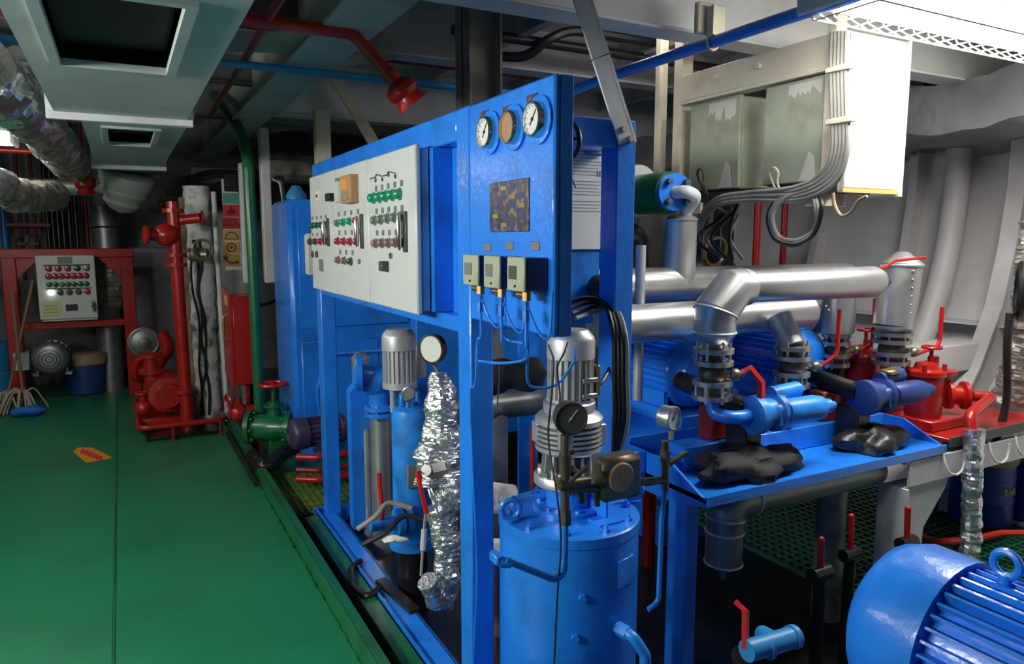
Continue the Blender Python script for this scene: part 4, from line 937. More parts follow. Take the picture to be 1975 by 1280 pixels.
# small gauge by vessel
g = P(789, 757, d=3.3)
t = thing('small_gauge', 'small dark gauge on top of the filter vessel', 'gauge', g)
link('case', MB().lathe([(.026, .02), (.03, 0), (.03, -.012), (.026, -.014), (.025, -.01), (0, -.01)], g, (.5, .86, 0), 20), STEEL, t)
link('dial', MB().cyl(g-V((.5, .86, 0))*.0102, g-V((.5, .86, 0))*.0107, .0245, seg=18), MGREY, t)
link('stem', MB().cyl(g+V((0, 0, -.028)), g+V((0, 0, -.07)), .006, seg=8), BRASS, t)
# clutter of hoses in the skid pan
for k, (a, b_, lb) in enumerate((((690, 1020), (760, 975), 'grey'), ((700, 1050), (790, 1000), 'black'))):
    m = MB().wire([P(*a, d=3.2), P((a[0]+b_[0])/2, a[1]-25, d=3.2), P(b_[0]-10, b_[1]-5, d=3.25), P(b_[0]+35, b_[1]+5, d=3.25)], .012, 8)
    solo('drain_hose', m, CABLE if k == 0 else RUBBER, lb+' hose lying at the foot of the filter vessel', 'hose')
solo('steel_lever', MB().bar((1.0, 3.2, .03), (1.05, 2.86, .02), .05, .02), OIL, 'dark flat bar lying on the blue skid edge', 'bar')
solo('torn_foil_scrap', MB().ball(P(765, 1040, d=3.2), .045, (1.3, .5, .35), 18, 10, 1.2, 22), DIRTW, 'torn scrap of white lagging by the filter vessel foot', 'scrap')
w = [P(822, 975, d=2.95), P(818, 1020, d=2.95), P(815, 1060, d=2.95), P(812, 1110, d=2.95)]
t = thing('sensor_cable', 'thin grey sensor cable hanging beside the foil-wrapped pipe', 'cable', w[-1]); link('lead', MB().wire(w, .006, 6), CABLE, t); link('connector', MB().cyl(w[1], w[2], .011, seg=8), CABG, t)
# pipes between post and tank
def cpipe(a, b, d1, d2, rpx, label, mt=SILVER, name='clad_pipe', seg=22):
    p, q = P(*a, d=d1), P(*b, d=d2); return pipe(name, [p, q], S(rpx, (d1+d2)/2), mt, label, seg=seg)
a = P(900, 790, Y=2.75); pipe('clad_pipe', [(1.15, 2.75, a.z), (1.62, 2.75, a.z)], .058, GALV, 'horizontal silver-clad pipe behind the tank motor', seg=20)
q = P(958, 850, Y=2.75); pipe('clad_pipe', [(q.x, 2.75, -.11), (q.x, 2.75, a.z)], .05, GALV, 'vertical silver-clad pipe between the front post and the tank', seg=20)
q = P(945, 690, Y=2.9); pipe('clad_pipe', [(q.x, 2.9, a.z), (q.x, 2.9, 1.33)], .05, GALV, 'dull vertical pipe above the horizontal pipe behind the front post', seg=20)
q = P(935, 985, Y=2.45); pipe('clad_pipe', [(1.15, 2.45, .665), (1.30, 2.42, .63)], .06, DIRTW, 'stubby white lagged pipe behind the front post above the tank side', seg=20)
q = P(935, 1060, Y=2.35); pipe('clad_pipe', [(1.15, 2.45, .44), (1.28, 2.40, .43)], .05, DIRTW, 'lower white lagged pipe stub behind the front post', seg=20)
p = P(985, 720, Y=2.4)
solo('black_rag', MB().ball(p, .075, (1.5, .7, .9), 18, 10, .7, 12), CLOTH, 'dark rag draped over the pipes behind the gauge panel', 'rag')
solo('plier_bundle', MB().wire([P(963, 700, Y=2.2), P(962, 740, Y=2.2), P(960, 780, Y=2.2), P(966, 790, Y=2.2)], .003, 5), STEEL, 'thin steel wire loop hanging behind the gauge panel', 'wire')
b = P(1020, 800, Y=3.4); solo('blue_stay', MB().box((b.x-.06, 3.4, -.1), (b.x+.06, 3.42, 1.3)), BLUE, 'blue upright plate seen behind the tank motor', 'plate')
b = P(1032, 880, Y=2.6); pipe('dark_red_pipe', [(b.x, 2.62, -.1), (b.x, 2.62, .85)], .012, DRED, 'thin dark red vertical pipe behind the tank')

# ================================================================== blue tank with gear motor
TC = P(1097, 985, d=2.45); tx, ty, tz0 = TC.x, TC.y, TC.z; TR = .236
def tz(py): return tz0+(985-py)*.001737
t = thing('blue_tank', 'big round blue tank with a bolted lid in front of the frame', 'tank', (tx, ty, -.11))
link('shell', MB().lathe([(TR*.96, -.11), (TR*.99, -.09), (TR*.99, tz0-.035)], (tx, ty, 0), (0, 0, 1), 56), BLUE, t)
lid = link('lid', MB().lathe([(TR*.98, tz0-.038), (TR*1.005, tz0-.034), (TR*1.005, tz0-.004), (TR*.985, tz0), (0, tz0)], (tx, ty, 0), (0, 0, 1), 56), BLUE, t)
bm0 = None
for i in range(10):
    a = .35+i*2*math.pi/10; p = V((tx+.205*math.cos(a), ty+.205*math.sin(a), tz0))
    link('bolt', MB().hexb(p, (0, 0, 1), .014, .012).cyl(p, p+V((0, 0, .022)), .007, seg=8), BLUE, lid)
link('boss_ring', MB().lathe([(.115, tz0), (.115, tz0+.012), (.11, tz0+.016), (.08, tz0+.016)], (tx+.01, ty+.03, 0), (0, 0, 1), 32), BLUE, t)
mx_, my_ = tx+.016, ty+.03
link('motor_column', MB().cyl((mx_, my_, tz0), (mx_, my_, tz(932)), .075, seg=28), BLUE, t)
for i in range(6):
    a = .3+i*math.pi/3; p = V((mx_+.098*math.cos(a), my_+.098*math.sin(a), tz0+.012)); link('bolt', MB().hexb(p, (0, 0, 1), .012, .012), BLUE, t)
link('bracket', MB().box((tx+.06, ty-.13, tz0), (tx+.068, ty-.02, tz0+.13)).box((tx+.068, ty-.024, tz0), (tx+.14, ty-.016, tz0+.13)).box((tx+.01, ty-.17, tz0), (tx+.09, ty-.10, tz0+.008)), BLUE, t)
for px, py, yy in ((985, 965, 2.0), (1222, 965, 1.95)):
    p = P(px, py, Y=yy); p.z = tz0+.040
    link('lifting_eye', MB().torus(p, (.35, 1, 0), .030, .009, 24, 8).cyl((p.x, p.y, tz0), (p.x, p.y, tz0+.01), .026, seg=14), BLUE, t)
A = P(1150, 1080, d=2.2)
an = math.radians(-72); ca = V((math.cos(an), math.sin(an), 0)); cb = V((-ca.y, ca.x, 0))
o = V((tx, ty, .6))+ca*TR*.985
link('blank_plate', MB().box((0, 0, 0), (0, 0, 0)) if False else MB(Mx(((cb.x, ca.x, 0, o.x), (cb.y, ca.y, 0, o.y), (0, 0, 1, o.z), (0, 0, 0, 1)))).box((-.04, -.004, -.045), (.045, .004, .045), .002), BLUE, t)
for ang, z in ((-112, .55), (-117, .42)):
    an = math.radians(ang); u = V((math.cos(an), math.sin(an), 0)); p = V((tx, ty, z))+u*TR*.98; link('plug', MB().hexb(p, u, .013, .016), BLUE, t)
an = math.radians(-80); u = V((math.cos(an), math.sin(an), 0)); p = V((tx, ty, P(1175, 1240, d=2.22).z))+u*TR*.97
link('drain_elbow', MB().cyl(p, p+u*.05, .022, seg=6).tube([p+u*.03, p+u*.07, p+u*.09+V((.03, 0, -.06)), p+u*.09+V((.04, 0, -.3))], .018, .04, 12), BLUE2, t)
# gear motor
t = thing('gear_motor', 'silver vertical gear motor with cooling fins bolted on the blue tank', 'motor', (mx_, my_, tz(932)))
def L(prof, name, mt=ALU, seg=40): return link(name, MB().lathe([(r, tz(y)) for r, y in prof], (mx_, my_, 0), (0, 0, 1), seg), mt, t)
L([(.112, 934), (.118, 930), (.118, 917), (.112, 912), (.075, 910), (.07, 905)], 'base_flange')
L([(.068, 912), (.075, 870)], 'lantern_core', DGREY)
for i in range(16):
    a = 2*math.pi*i/16; u = V((math.cos(a), math.sin(a), 0)); w = V((-u.y, u.x, 0))*.0035
    link('lantern_rib', MB().prism([V((mx_, my_, tz(911)))+u*.07+w, V((mx_, my_, tz(911)))+u*.095+w, V((mx_, my_, tz(868)))+u*.088+w, V((mx_, my_, tz(868)))+u*.07+w], -w*2), ALU, t)
for i in range(6):
    a = .2+i*math.pi/3; p = V((mx_+.1*math.cos(a), my_+.1*math.sin(a), tz(914))); link('bolt', MB().hexb(p, (0, 0, 1), .011, .02), STEEL, t)
L([(.07, 870), (.108, 866), (.114, 862), (.114, 855), (.09, 854.5)], 'gearbox_base'); L([(.093, 856), (.093, 811)], 'shaded_gear_core', DGREY); L([(.09, 812), (.114, 811.5), (.114, 802), (.104, 795), (.085, 790), (.07, 782)], 'gearbox_top')  # dark core colour paints in the shade of the slots between ribs
for k in range(4): L([(.09, 848.5-k*9.5+2.4), (.113, 848.5-k*9.5+2.4), (.113, 848.5-k*9.5-2.4), (.09, 848.5-k*9.5-2.4)], 'gear_rib')
for i in range(4):
    a = .9+i*math.pi/2; u = V((math.cos(a), math.sin(a), 0)); q = V((mx_, my_, 0))+u*.1; link('case_bridge', MB().box(q+V((-.02, -.02, tz(854))), q+V((.02, .02, tz(812))), .004), ALU, t)
L([(.075, 800), (.084, 795), (.088, 782), (.088, 772), (.08, 768)], 'adapter_ring')
zz0, zz1 = tz(775), tz(632)
vmotor(t, mx_+.005, my_, zz0, zz1, .078, SILV2, 22, .38)
for dy in (-.035, .035):
    pass
for pyy in (725, 755):
    p = V((mx_+.03, my_-.078, tz(pyy))); link('cable_clamp', MB().box(p+V((-.03, -.006, -.009)), p+V((.03, .008, .009)), .003), STEEL, t)
link('plate', MB().box((mx_+.07, my_-.06, tz(760)), (mx_+.085, my_-.01, tz(700)), .003), BRASS, t)
# grimy manifold with gauge and sight glass in front of the gear motor
YM = 1.66
def q(px, py, Y=YM): return P(px, py, Y=Y)
t = thing('grimy_manifold', 'oily pipe manifold with a sight glass between two pressure gauges over the tank lid', 'manifold', q(1090, 1010))
link('riser', MB().cyl(q(1090, 1000), q(1090, 838), .013, seg=14).cyl(q(1090, 1010), q(1090, 985), .019, seg=6).cyl(q(1090, 915), q(1090, 875), .018, seg=12), DSTEEL, t)
link('needle_valve', MB().cyl(q(1078, 935), q(1135, 928), .016, seg=12), DSTEEL, t); link('side_plug', MB().cyl(q(1105, 870), q(1085, 875), .01, seg=8), DSTEEL, t); link('gland_nut', MB().cyl(q(1100, 905), q(1112, 915), .014, seg=8), DSTEEL, t)
link('tommy_bar', MB().cyl(q(1098, 930, YM-.02), q(1132, 900, YM-.03), .007, seg=8), DSTEEL, t)
link('cross_pipe', MB().cyl(q(1095, 945), q(1165, 940), .013, seg=12), DSTEEL, t); link('cross_pipe', MB().cyl(q(1225, 930), q(1285, 925), .012, seg=12), DSTEEL, t); link('drain_cock', MB().cyl(q(1118, 936), q(1124, 968), .011, seg=8), DSTEEL, t); link('drain_cock', MB().cyl(q(1150, 935), q(1152, 975), .009, seg=8), DSTEEL, t)
a, b = q(1160, 882), q(1228, 952)
gl = link('sight_housing', MB().cyl(q(1152, 922), q(1172, 920), .032, seg=16).box((a.x-.01, YM-.03, b.z), (b.x, YM+.045, a.z), .014), DSTEEL, t)
c = q(1198, 920, YM-.031)
link('sight_glass', MB().lathe([(.044, .006), (.044, -.002), (.040, -.006), (0, -.007)], c, (0, 1, 0), 20), GLASSB, gl)
link('glass_bar', MB().box(c+V((-.002, -.009, -.03)), c+V((.002, -.006, .03))), BRASS, gl)
link('right_riser', MB().cyl(q(1283, 945), q(1283, 850), .012, seg=12).cyl(q(1283, 890), q(1283, 868), .016, seg=6).cyl(q(1290, 895), q(1325, 872), .009, seg=8).cyl(q(1245, 933), q(1278, 927), .008, seg=8), DSTEEL, t)
link('feed_tube', MB().tube([q(1090, 1005), q(1088, 1105), q(1070, 1118), q(975, 1080)], .010, .05, 12), BLUE, t)
link('tube_nut', MB().hexb(q(985, 1085), (-1, .25, .12), .014, .03).box(q(966, 1082)-V((.012, 0, .014)), q(966, 1082)+V((.012, .05, .014)), .004), BLUE, t)
link('drop_tube', MB().tube([q(1283, 945), q(1276, 1000), q(1270, 1160), q(1250, 1175)], .008, .03, 10), BLUE, t)
def gauge(name, px, py, r, face, label, case, Y=YM, dial=MGREY, needle=True, stem=None):
    p = P(px, py, Y=Y); f = V(face).normalized(); t = thing(name, label, 'gauge', p)
    link('case', MB().lathe([(r*.9, .035), (r, .03), (r, 0), (r*1.06, -.002), (r*1.06, -.01), (r*.95, -.012), (r*.93, -.006), (0, -.006)], p, -f, 32), case, t)
    link('dial', MB().cyl(p+f*.0062, p+f*.0068, r*.93, seg=28), dial, t)
    u = V((0, 0, 1)).cross(f).normalized(); n = (u*.6+V((0, 0, .8)))
    link('needle', MB().bar(p+f*.008-n*r*.25, p+f*.008+n*r*.7, .003, .001, f).cyl(p+f*.006, p+f*.009, .004, seg=10), BLACK if dial is DIAL else CABG, t)
    link('stem', MB().cyl(p+V((0, 0, -r)), p+V((0, 0, -r-.03)), .009, seg=6), STEEL, t); return t
gauge('pressure_gauge', 1100, 806, .045, (-.35, -.93, .0), 'dark-faced pressure gauge in front of the gear motor', DSTEEL, dial=DGREY)
gauge('pressure_gauge', 1295, 806, .036, (.30, -.95, .0), 'steel pressure gauge with a white dial at the tray corner', STEEL, dial=DIAL)
# thin black leads
for k, (pp, lb) in enumerate((([P(1058, 665, Y=1.72), P(1068, 700, Y=1.70), P(1062, 780, Y=1.69), P(1058, 850, Y=1.7), P(1075, 960, Y=1.645), P(1082, 1050, Y=1.645), P(1075, 1150, Y=1.66), P(1068, 1300, Y=1.66)], 'long thin black lead hanging down the tank front'), ([P(1095, 660, Y=1.74), P(1088, 680, Y=1.70), P(1075, 710, Y=1.70), P(1080, 760, Y=1.70), P(1078, 790, Y=1.71)], 'short thin black lead in front of the gear motor fins'))):
    solo('thin_lead', MB().wire(pp, .0028, 6), BLACK, lb, 'cable')
# ================================================================== pump tray
TX0, TX1, TY0, TY1, TZ = 1.96, 3.52, 2.05, 3.25, .64
t = thing('pump_tray', 'blue steel drip tray table carrying the two blue pump motors', 'tray', ((TX0+TX1)/2, TY0, 0))
link('tray_floor', MB().box((TX0, TY0, TZ-.02), (TX1, TY1, TZ)), BLUE, t)
side = [(TY1, TZ-.08), (TY1, TZ+.09), (2.27, TZ+.09), (2.07, TZ-.002), (TY0, TZ-.01), (TY0, TZ-.035), (2.3, TZ-.08)]
for x in (TX0, TX1-.01): link('side_wall', MB().prism([(x, y, z) for y, z in side], (.012, 0, 0)), BLUE, t)
link('front_lip', MB().box((TX0, TY0-.006, TZ-.035), (TX1, TY0+.004, TZ+.006)), BLUE, t)
link('side_channel', MB().box((TX0-.09, 2.42, TZ-.02), (TX0, TY1, TZ+.10), .006), BLUE, t)
for x, y in ((TX0+.01, TY0+.12), (TX0+.13, TY0+.3), (TX1-.12, TY0+.5), (TX0+.01, TY1-.15)): link('leg', MB().box((x, y, -.34), (x+.07, y+.07, TZ-.02), .004), BLUE, t)
link('pump_bed', MB().box((2.10, 2.34, TZ), (3.45, 2.46, TZ+.11), .005), BLUE, t)
link('pump_bed', MB().box((2.02, 2.62, TZ), (3.45, 3.15, TZ+.10), .005), BLUE, t)
link('corner_block', MB().box((2.06, 2.36, TZ), (2.14, 2.44, TZ+.07), .005), BLUE, t)
# motors
def pmotor(x, label, r=.17):
    z = .985
    t = thing('pump_motor', label, 'motor', (x, 2.8, TZ+.1), 'blue pump motors')
    motor(t, frame((x, 3.22, z), (0, -1, 0)), r, .60, BLUE, 32, .24, eye=(1, 0, 0), bell=True)
    link('terminal_box', MB().box((x+.02, 2.75, z+r*.92), (x+.17, 2.95, z+r+.07), .01), BLUE, t)
    link('pedestal', MB().box((x-.14, 2.62, TZ+.10), (x+.14, 3.05, z-r*1.1), .005), BLUE, t)
    return t
pmotor(2.47, 'left blue finned pump motor with a lifting eye, beside the frame post')
pmotor(3.27, 'right blue finned pump motor behind the silver pipe end cap')
# pumps
def pump(x, m, label, dirty=False):
    z = .90
    t = thing('screw_pump', label, 'pump', (x, 2.3, TZ+.11), 'screw pumps')
    link('coupling', MB().cyl((x+.13, 2.66, .97), (x+.13, 2.22, .92), .045, seg=20), OIL, t); link('coupling_guard', MB().box((x+.06, 2.36, TZ+.11), (x+.18, 2.46, .90), .01), DRED, t)
    link('pump_body', MB().lathe([(.06, 0), (.085, .01), (.085, .05), (.065, .06), (.065, .13), (.085, .14), (.085, .17)], (x+.10, 2.19, z), (1, 0, 0), 22), m, t); link('pump_foot', MB().box((x+.10, 2.2, TZ+.0), (x+.2, 2.33, z-.05), .01), OIL, t)  # foot coloured black to stand in for the shadow under the pump
    link('pump_head', MB().lathe([(.055, .25), (.058, .26), (.058, .42), (.05, .46), (.032, .47), (.032, .51), (.018, .515), (.018, .54)], (x+.02, 2.17, z+.0), (1, -.08, .02), 20), m, t)
    link('relief_valve', MB().cyl((x+.24, 2.20, z+.075), (x+.40, 2.20, z+.085), .036, seg=16).cyl((x+.40, 2.20, z+.085), (x+.42, 2.20, z+.086), .026, seg=6).box((x+.24, 2.16, z), (x+.30, 2.24, z+.08), .01), m, t)
    link('inlet_block', MB().box((x+.20, 2.12, z-.06), (x+.31, 2.22, z+.045), .016), m, t)
    if dirty: link('brown_patch', MB().box((x+.26, 2.155, z+.10), (x+.34, 2.22, z+.122), .006), BRASS, t)
    return t
pump(2.22, BLUE2, 'bright blue screw pump at the front of the tray')
pump(2.95, NAVY, 'dark blue screw pump with brown labels at the right of the tray', True)
# flanged ball valves in a row
def valve_stack(x, y, z0, z1, r, label, lever=None, mt=STEEL, low=None):
    t = thing('flanged_valve', label, 'valve', (x, y, z0), 'flanged ball valves')
    h = z1-z0
    link('body', MB().cyl((x, y, z0), (x, y, z1), r*.55, seg=20).ball((x, y, (z0+z1)/2), r*.72, (1, 1, .8)), DSTEEL, t)
    for f in (0, .28, .68, .92):
        fl = link('flange', MB().cyl((x, y, z0+h*f), (x, y, z0+h*f+.02), r, seg=28), mt, t)
    for f in (.92, .0):
        for i in range(6):
            a = .4+i*math.pi/3; p = V((x+r*.8*math.cos(a), y+r*.8*math.sin(a), z0+h*f-.03 if f > .5 else z0-.012)); link('bolt', MB().cyl(p, p+V((0, 0, .075)), .0065, seg=6), STEEL, t)
    if lever:
        c = V((x, y, (z0+z1)/2)); s = V(lever[0]); link('stem', MB().cyl(c, c+s, .014, seg=8).ball(c+s*.8, .026), BRONZE, t)
        link('lever', MB().tube([c+s]+[c+s+V(v) for v in lever[1]], .010, .02, 8) if not lever[2] else MB().sweep([c+s]+[c+s+V(v) for v in lever[1]], .017, 4), HANDLE, t)
    return t
Yv = 2.29
x1 = P(1375, 720, Y=Yv).x; za, zb = P(1375, 768, Y=Yv).z, P(1375, 672, Y=Yv).z
valve_stack(x1, Yv, za, zb, .085, 'leftmost flanged ball valve with a red lever hanging down, under the mitred silver elbow', ((.09, -.07, .0), [(.02, -.03, .03), (.07, -.05, -.03), (.075, -.055, -.24)], True))
x2 = P(1527, 700, Y=2.36).x; zc, zd = P(1527, 745, Y=2.36).z, P(1527, 668, Y=2.36).z
valve_stack(x2, 2.36, zc, zd, .085, 'second flanged ball valve under the domed silver pipe end', ((.13, -.06, .0), [(.06, -.03, .05), (.07, -.03, .08), (.07, -.03, .27)], False))
x3 = P(1612, 675, Y=2.6).x; ze, zf = P(1612, 705, Y=2.6).z, P(1612, 645, Y=2.6).z
valve_stack(x3, 2.6, ze, zf, .075, 'third flanged ball valve, half hidden behind the pipe end cap', ((.13, -.06, -.0), [(.05, -.02, .03), (.06, -.02, .06), (.06, -.02, .28)], False))
x4 = P(1720, 668, Y=2.4).x; zg, zh = P(1720, 690, Y=2.4).z, P(1720, 642, Y=2.4).z
valve_stack(x4, 2.4, zg-.03, zh, .095, 'rightmost flanged ball valve with an upright red lever below the capped silver pipe', ((.10, -.09, -.02), [(.10, -.03, .03), (.12, -.03, .06), (.12, -.03, .24)], False))
# piping from the valves to the pumps
pipe('blue_suction_bend', [(x1, Yv, za+.005), (x1, Yv-.01, za-.06), (x1+.02, 2.19, .90), (x1+.13, 2.19, .90)], .03, BLUE, 'blue bent pipe from the left flanged valve into the bright blue pump', br=.06)
pipe('navy_suction_pipe', [(x2, 2.36, zc), (x2, 2.36, .80)], .045, LBLUE, 'blue pipe below the second flanged valve', seg=16)
pipe('dark_suction_pipe', [(x3, 2.6, ze), (x3, 2.6, .76)], .05, OIL, 'dark pipe below the third flanged valve', seg=16)
# silver pipework
def band(t, c, ax, r): return link('band', MB().torus(c, ax, r, .006, 28, 6), SILV2, t)
pB = P(1570, 548, Y=Yv); zB = pB.z; xe = P(1690, 545, Y=Yv).x
t = thing('front_header_pipe', 'bright silver-clad pipe with mitred elbow dropping to the left valve', 'pipe', (x1, Yv, zb))
xr = x1+.14
link('header', MB().lathe([(.060, 0), (.066, .01), (.070, .3), (.076, xe-xr-.03), (.066, xe-xr), (0, xe-xr)], (xr, Yv, zB), (1, 0, 0), 30), SILVER, t)
zl = zB-.10
link('mitre', MB().sweep([(xr+.03, Yv, zB), (x1+.10, Yv, zB), (x1, Yv, zl), (x1, Yv, zl-.05)], .085, 30, rr=[.080, .090, .093, .086]), SILVER, t, smooth=25)
link('drop_leg', MB().cyl((x1, Yv, zb+.06), (x1, Yv, zl-.03), .088, seg=30), SILVER, t)
link('drop_collar', MB().lathe([(.088, zb+.06), (.06, zb+.02), (.045, zb)], (x1, Yv, 0), (0, 0, 1), 26), SILVER, t)
band(t, (xr, Yv, zB), (1, 0, 0), .078); band(t, (xr+.03, Yv, zB), (1, 0, 0), .075); band(t, (x1, Yv, zl), (.4, 0, 1), .093); band(t, (x1, Yv, zb+.07), (0, 0, 1), .089)
pA = P(1350, 545, Y=2.8); xa = P(1310, 500, Y=2.8).x
t = thing('rear_header_pipe', 'long silver-clad horizontal pipe with a capped riser branch, behind the mitred elbow', 'pipe', (xa, 2.8, pA.z))
link('header', MB().cyl((1.75, 2.8, pA.z), (3.7, 2.8, pA.z), .082, seg=30), SILVER, t)
zr_ = P(1310, 423, Y=2.8).z
link('riser', MB().cyl((xa, 2.8, pA.z), (xa, 2.8, zr_), .082, seg=30), SILVER, t)
link('riser_cap', MB().lathe([(.088, zr_-.006), (.088, zr_), (.04, zr_+.035), (0, zr_+.035)], (xa, 2.8, 0), (0, 0, 1), 30), SILVER, t)
f = P(1282, 372, Y=2.8)
link('riser_bend', MB().tube([(f.x, 2.73, f.z), (f.x+.02, 2.66, f.z), (xa-.01, 2.68, f.z-.02), (xa, 2.79, zr_+.01)], .03, .05, 16), WHITE, t)
fl = link('blue_flange', MB().cyl((f.x, 2.72, f.z), (f.x+.006, 2.75, f.z), .088, seg=30), BLUE, t)
ax = V((.2, .98, 0)); u, w, z_ = basis(ax)
for i in range(4):
    a = .8+i*math.pi/2; p = V((f.x, 2.715, f.z))+(u*math.cos(a)+w*math.sin(a))*.065; link('bolt', MB().hexb(p, -ax, .015, .03), DSTEEL, fl)
t2 = thing('green_cooler', 'dark green drum behind the blue flange with grimy white shell', 'vessel', (f.x-.15, 3.0, f.z-.2))
link('drum', MB().cyl((f.x+.004, 2.76, f.z), (f.x-.02, 3.1, f.z), .10, seg=26), GREEN, t2)
link('shell', MB().cyl((f.x-.01, 2.98, f.z+.02), (f.x-.05, 3.6, f.z+.02), .13, seg=26), WHITE, t2)
q = P(1245, 455, Y=2.95); pipe('rusty_bend', [(q.x-.25, 3.05, q.z+.02), (q.x, 3.0, q.z+.02), (q.x+.02, 3.0, q.z-.2)], .055, DSTEEL, 'rusty lagged pipe bend under the green drum', br=.1)
q = P(1236, 600, Y=2.65); pipe('thin_white_pipe', [(q.x, 2.66, .9), (q.x, 2.66, 1.62)], .024, SILV2, 'slim silver vertical pipe right of the frame post')
pC = P(1400, 612, Y=2.55); xc = P(1562, 628, Y=2.55).x
t = thing('lower_header_pipe', 'silver-clad horizontal pipe with a conical riveted end cap above the second valve', 'pipe', (xc, 2.55, pC.z))
link('header', MB().cyl((1.78, 2.55, pC.z), (xc-.04, 2.55, pC.z), .086, seg=30), SILVER, t)
link('end_cap', MB().lathe([(.086, -.12), (.092, -.115), (.092, -.0), (.086, .01), (.03, .035), (0, .04)], (xc, 2.54, pC.z-.01), (.55, -.83, -.05), 30), SILVER, t)
link('branch', MB().cyl((x2, 2.45, pC.z), (x2, 2.36, zd), .06, seg=20), SILVER, t)
for dx, dz in ((.01, .03), (.03, .01)): link('rivet', MB().ball((xc+.03+dx, 2.49, pC.z+dz), .006), STEEL, t)
q = P(1590, 585, Y=2.9); pipe('rear_clad_pipe', [(1.78, 2.95, q.z+.03), (q.x, 2.95, q.z+.02)], .07, SILVER, 'bright silver-clad pipe farther back under the rear header', seg=26)
q = P(1622, 610, Y=2.62); t = thing('third_valve_pipe', 'silver-clad vertical pipe above the third flanged valve', 'pipe', (x3, 2.6, zf))
link('sleeve', MB().cyl((x3, 2.6, zf+.01), (x3+.01, 2.6, zB+.02), .085, seg=26), SILVER, t); link('seam', MB().box((x3+.02, 2.512, zf+.02), (x3+.028, 2.53, zB)), STEEL, t)
q = P(1660, 612, Y=2.75); pipe('cross_clad_pipe', [(x3, 2.75, q.z), (x4, 2.75, q.z)], .075, SILVER, 'short silver-clad cross pipe between the third and rightmost valves', seg=26)
zc1 = P(1735, 510, Y=2.4).z; xq = P(1733, 570, Y=2.4).x
t = thing('capped_pipe', 'tall riveted silver-clad pipe with a conical cap above the rightmost valve', 'pipe', (xq, 2.4, zh))
link('sleeve', MB().cyl((x4, 2.4, zh+.04), (xq+.01, 2.4, zc1), .10, seg=30), SILVER, t)
link('cap', MB().lathe([(.106, zc1-.008), (.106, zc1), (.03, zc1+.065), (0, zc1+.07)], (xq+.01, 2.4, 0), (0, 0, 1), 30), SILVER, t)
link('base_collar', MB().lathe([(.104, zh+.03), (.104, zh+.045), (.07, zh)], (x4, 2.4, 0), (0, 0, 1), 30), SILVER, t)
for i in range(7):
    z = zh+.07+i*(zc1-zh-.1)/6; link('rivet', MB().ball((xq-.035, 2.4-.095, z), .006), STEEL, t)
p = P(1705, 535, Y=Yv)
t = thing('lever_valve', 'grimy valve with a thin red lever at the end of the bright front pipe', 'valve', p)
link('body', MB().cyl((xe-.02, Yv, zB), (xe+.1, Yv+.05, zB), .035, seg=12).cyl((xe+.02, Yv, zB), (xe+.05, Yv+.01, zB), .05, seg=6).cyl((xe+.03, Yv, zB), (xe+.03, Yv, zB+.07), .012, seg=8), DSTEEL, t)
link('lever', MB().tube([(xe+.0, Yv-.01, zB+.065), (xe+.05, Yv-.01, zB+.07), (xe+.10, Yv-.02, zB+.10), (xe+.30, Yv-.05, zB+.115)], .007, .03, 8), HANDLE, t)
# bags in the tray
for k, (px, py, sc, lb) in enumerate(((1445, 905, (2.0, .85, .6), 'black cloth bundle lying in the front left of the tray'), (1685, 852, (1.5, .9, .6), 'black plastic bag lying in the right of the tray'))):
    p = P(px, py, Y=2.19); m = MB().ball((p.x, 2.19, TZ+.04), .13 if k == 0 else .115, sc, 40, 22, .6, 8)
    for i, v in enumerate(m.v): v.z = max(v.z, TZ+.002)
    solo('black_bundle', m, CLOTH if k == 0 else BAG, lb, 'bundle')
solo('grey_rag', MB().ball(P(1330, 858, Y=2.5), .06, (1.4, .8, .4), 18, 10, .6, 12), PRINT, 'pale grey rag by the tray corner gauge', 'rag')
# below the tray
yD = 2.2
a, b = P(1395, 1085, Y=yD), P(1395, 985, Y=yD); e = P(1650, 925, Y=yD)
t = thing('under_tray_pipe', 'dull silver-clad pipe with an elbow below the blue tray', 'pipe', a)
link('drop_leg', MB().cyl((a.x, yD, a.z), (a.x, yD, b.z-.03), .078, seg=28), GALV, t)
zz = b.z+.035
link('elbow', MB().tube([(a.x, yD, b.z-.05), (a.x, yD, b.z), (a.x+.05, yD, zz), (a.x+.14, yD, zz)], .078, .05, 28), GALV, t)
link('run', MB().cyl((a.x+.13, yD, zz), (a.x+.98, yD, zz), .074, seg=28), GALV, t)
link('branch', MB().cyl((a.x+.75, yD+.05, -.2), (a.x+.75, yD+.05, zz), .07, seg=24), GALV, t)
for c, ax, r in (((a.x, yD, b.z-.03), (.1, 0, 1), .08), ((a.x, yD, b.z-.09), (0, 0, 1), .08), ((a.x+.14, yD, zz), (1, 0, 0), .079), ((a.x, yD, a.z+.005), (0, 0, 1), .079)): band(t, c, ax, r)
link('bottom_cone', MB().lathe([(.078, 0), (.05, -.02), (.014, -.03), (.014, -.07)], (a.x, yD, a.z), (0, 0, 1), 24), GALV, t)
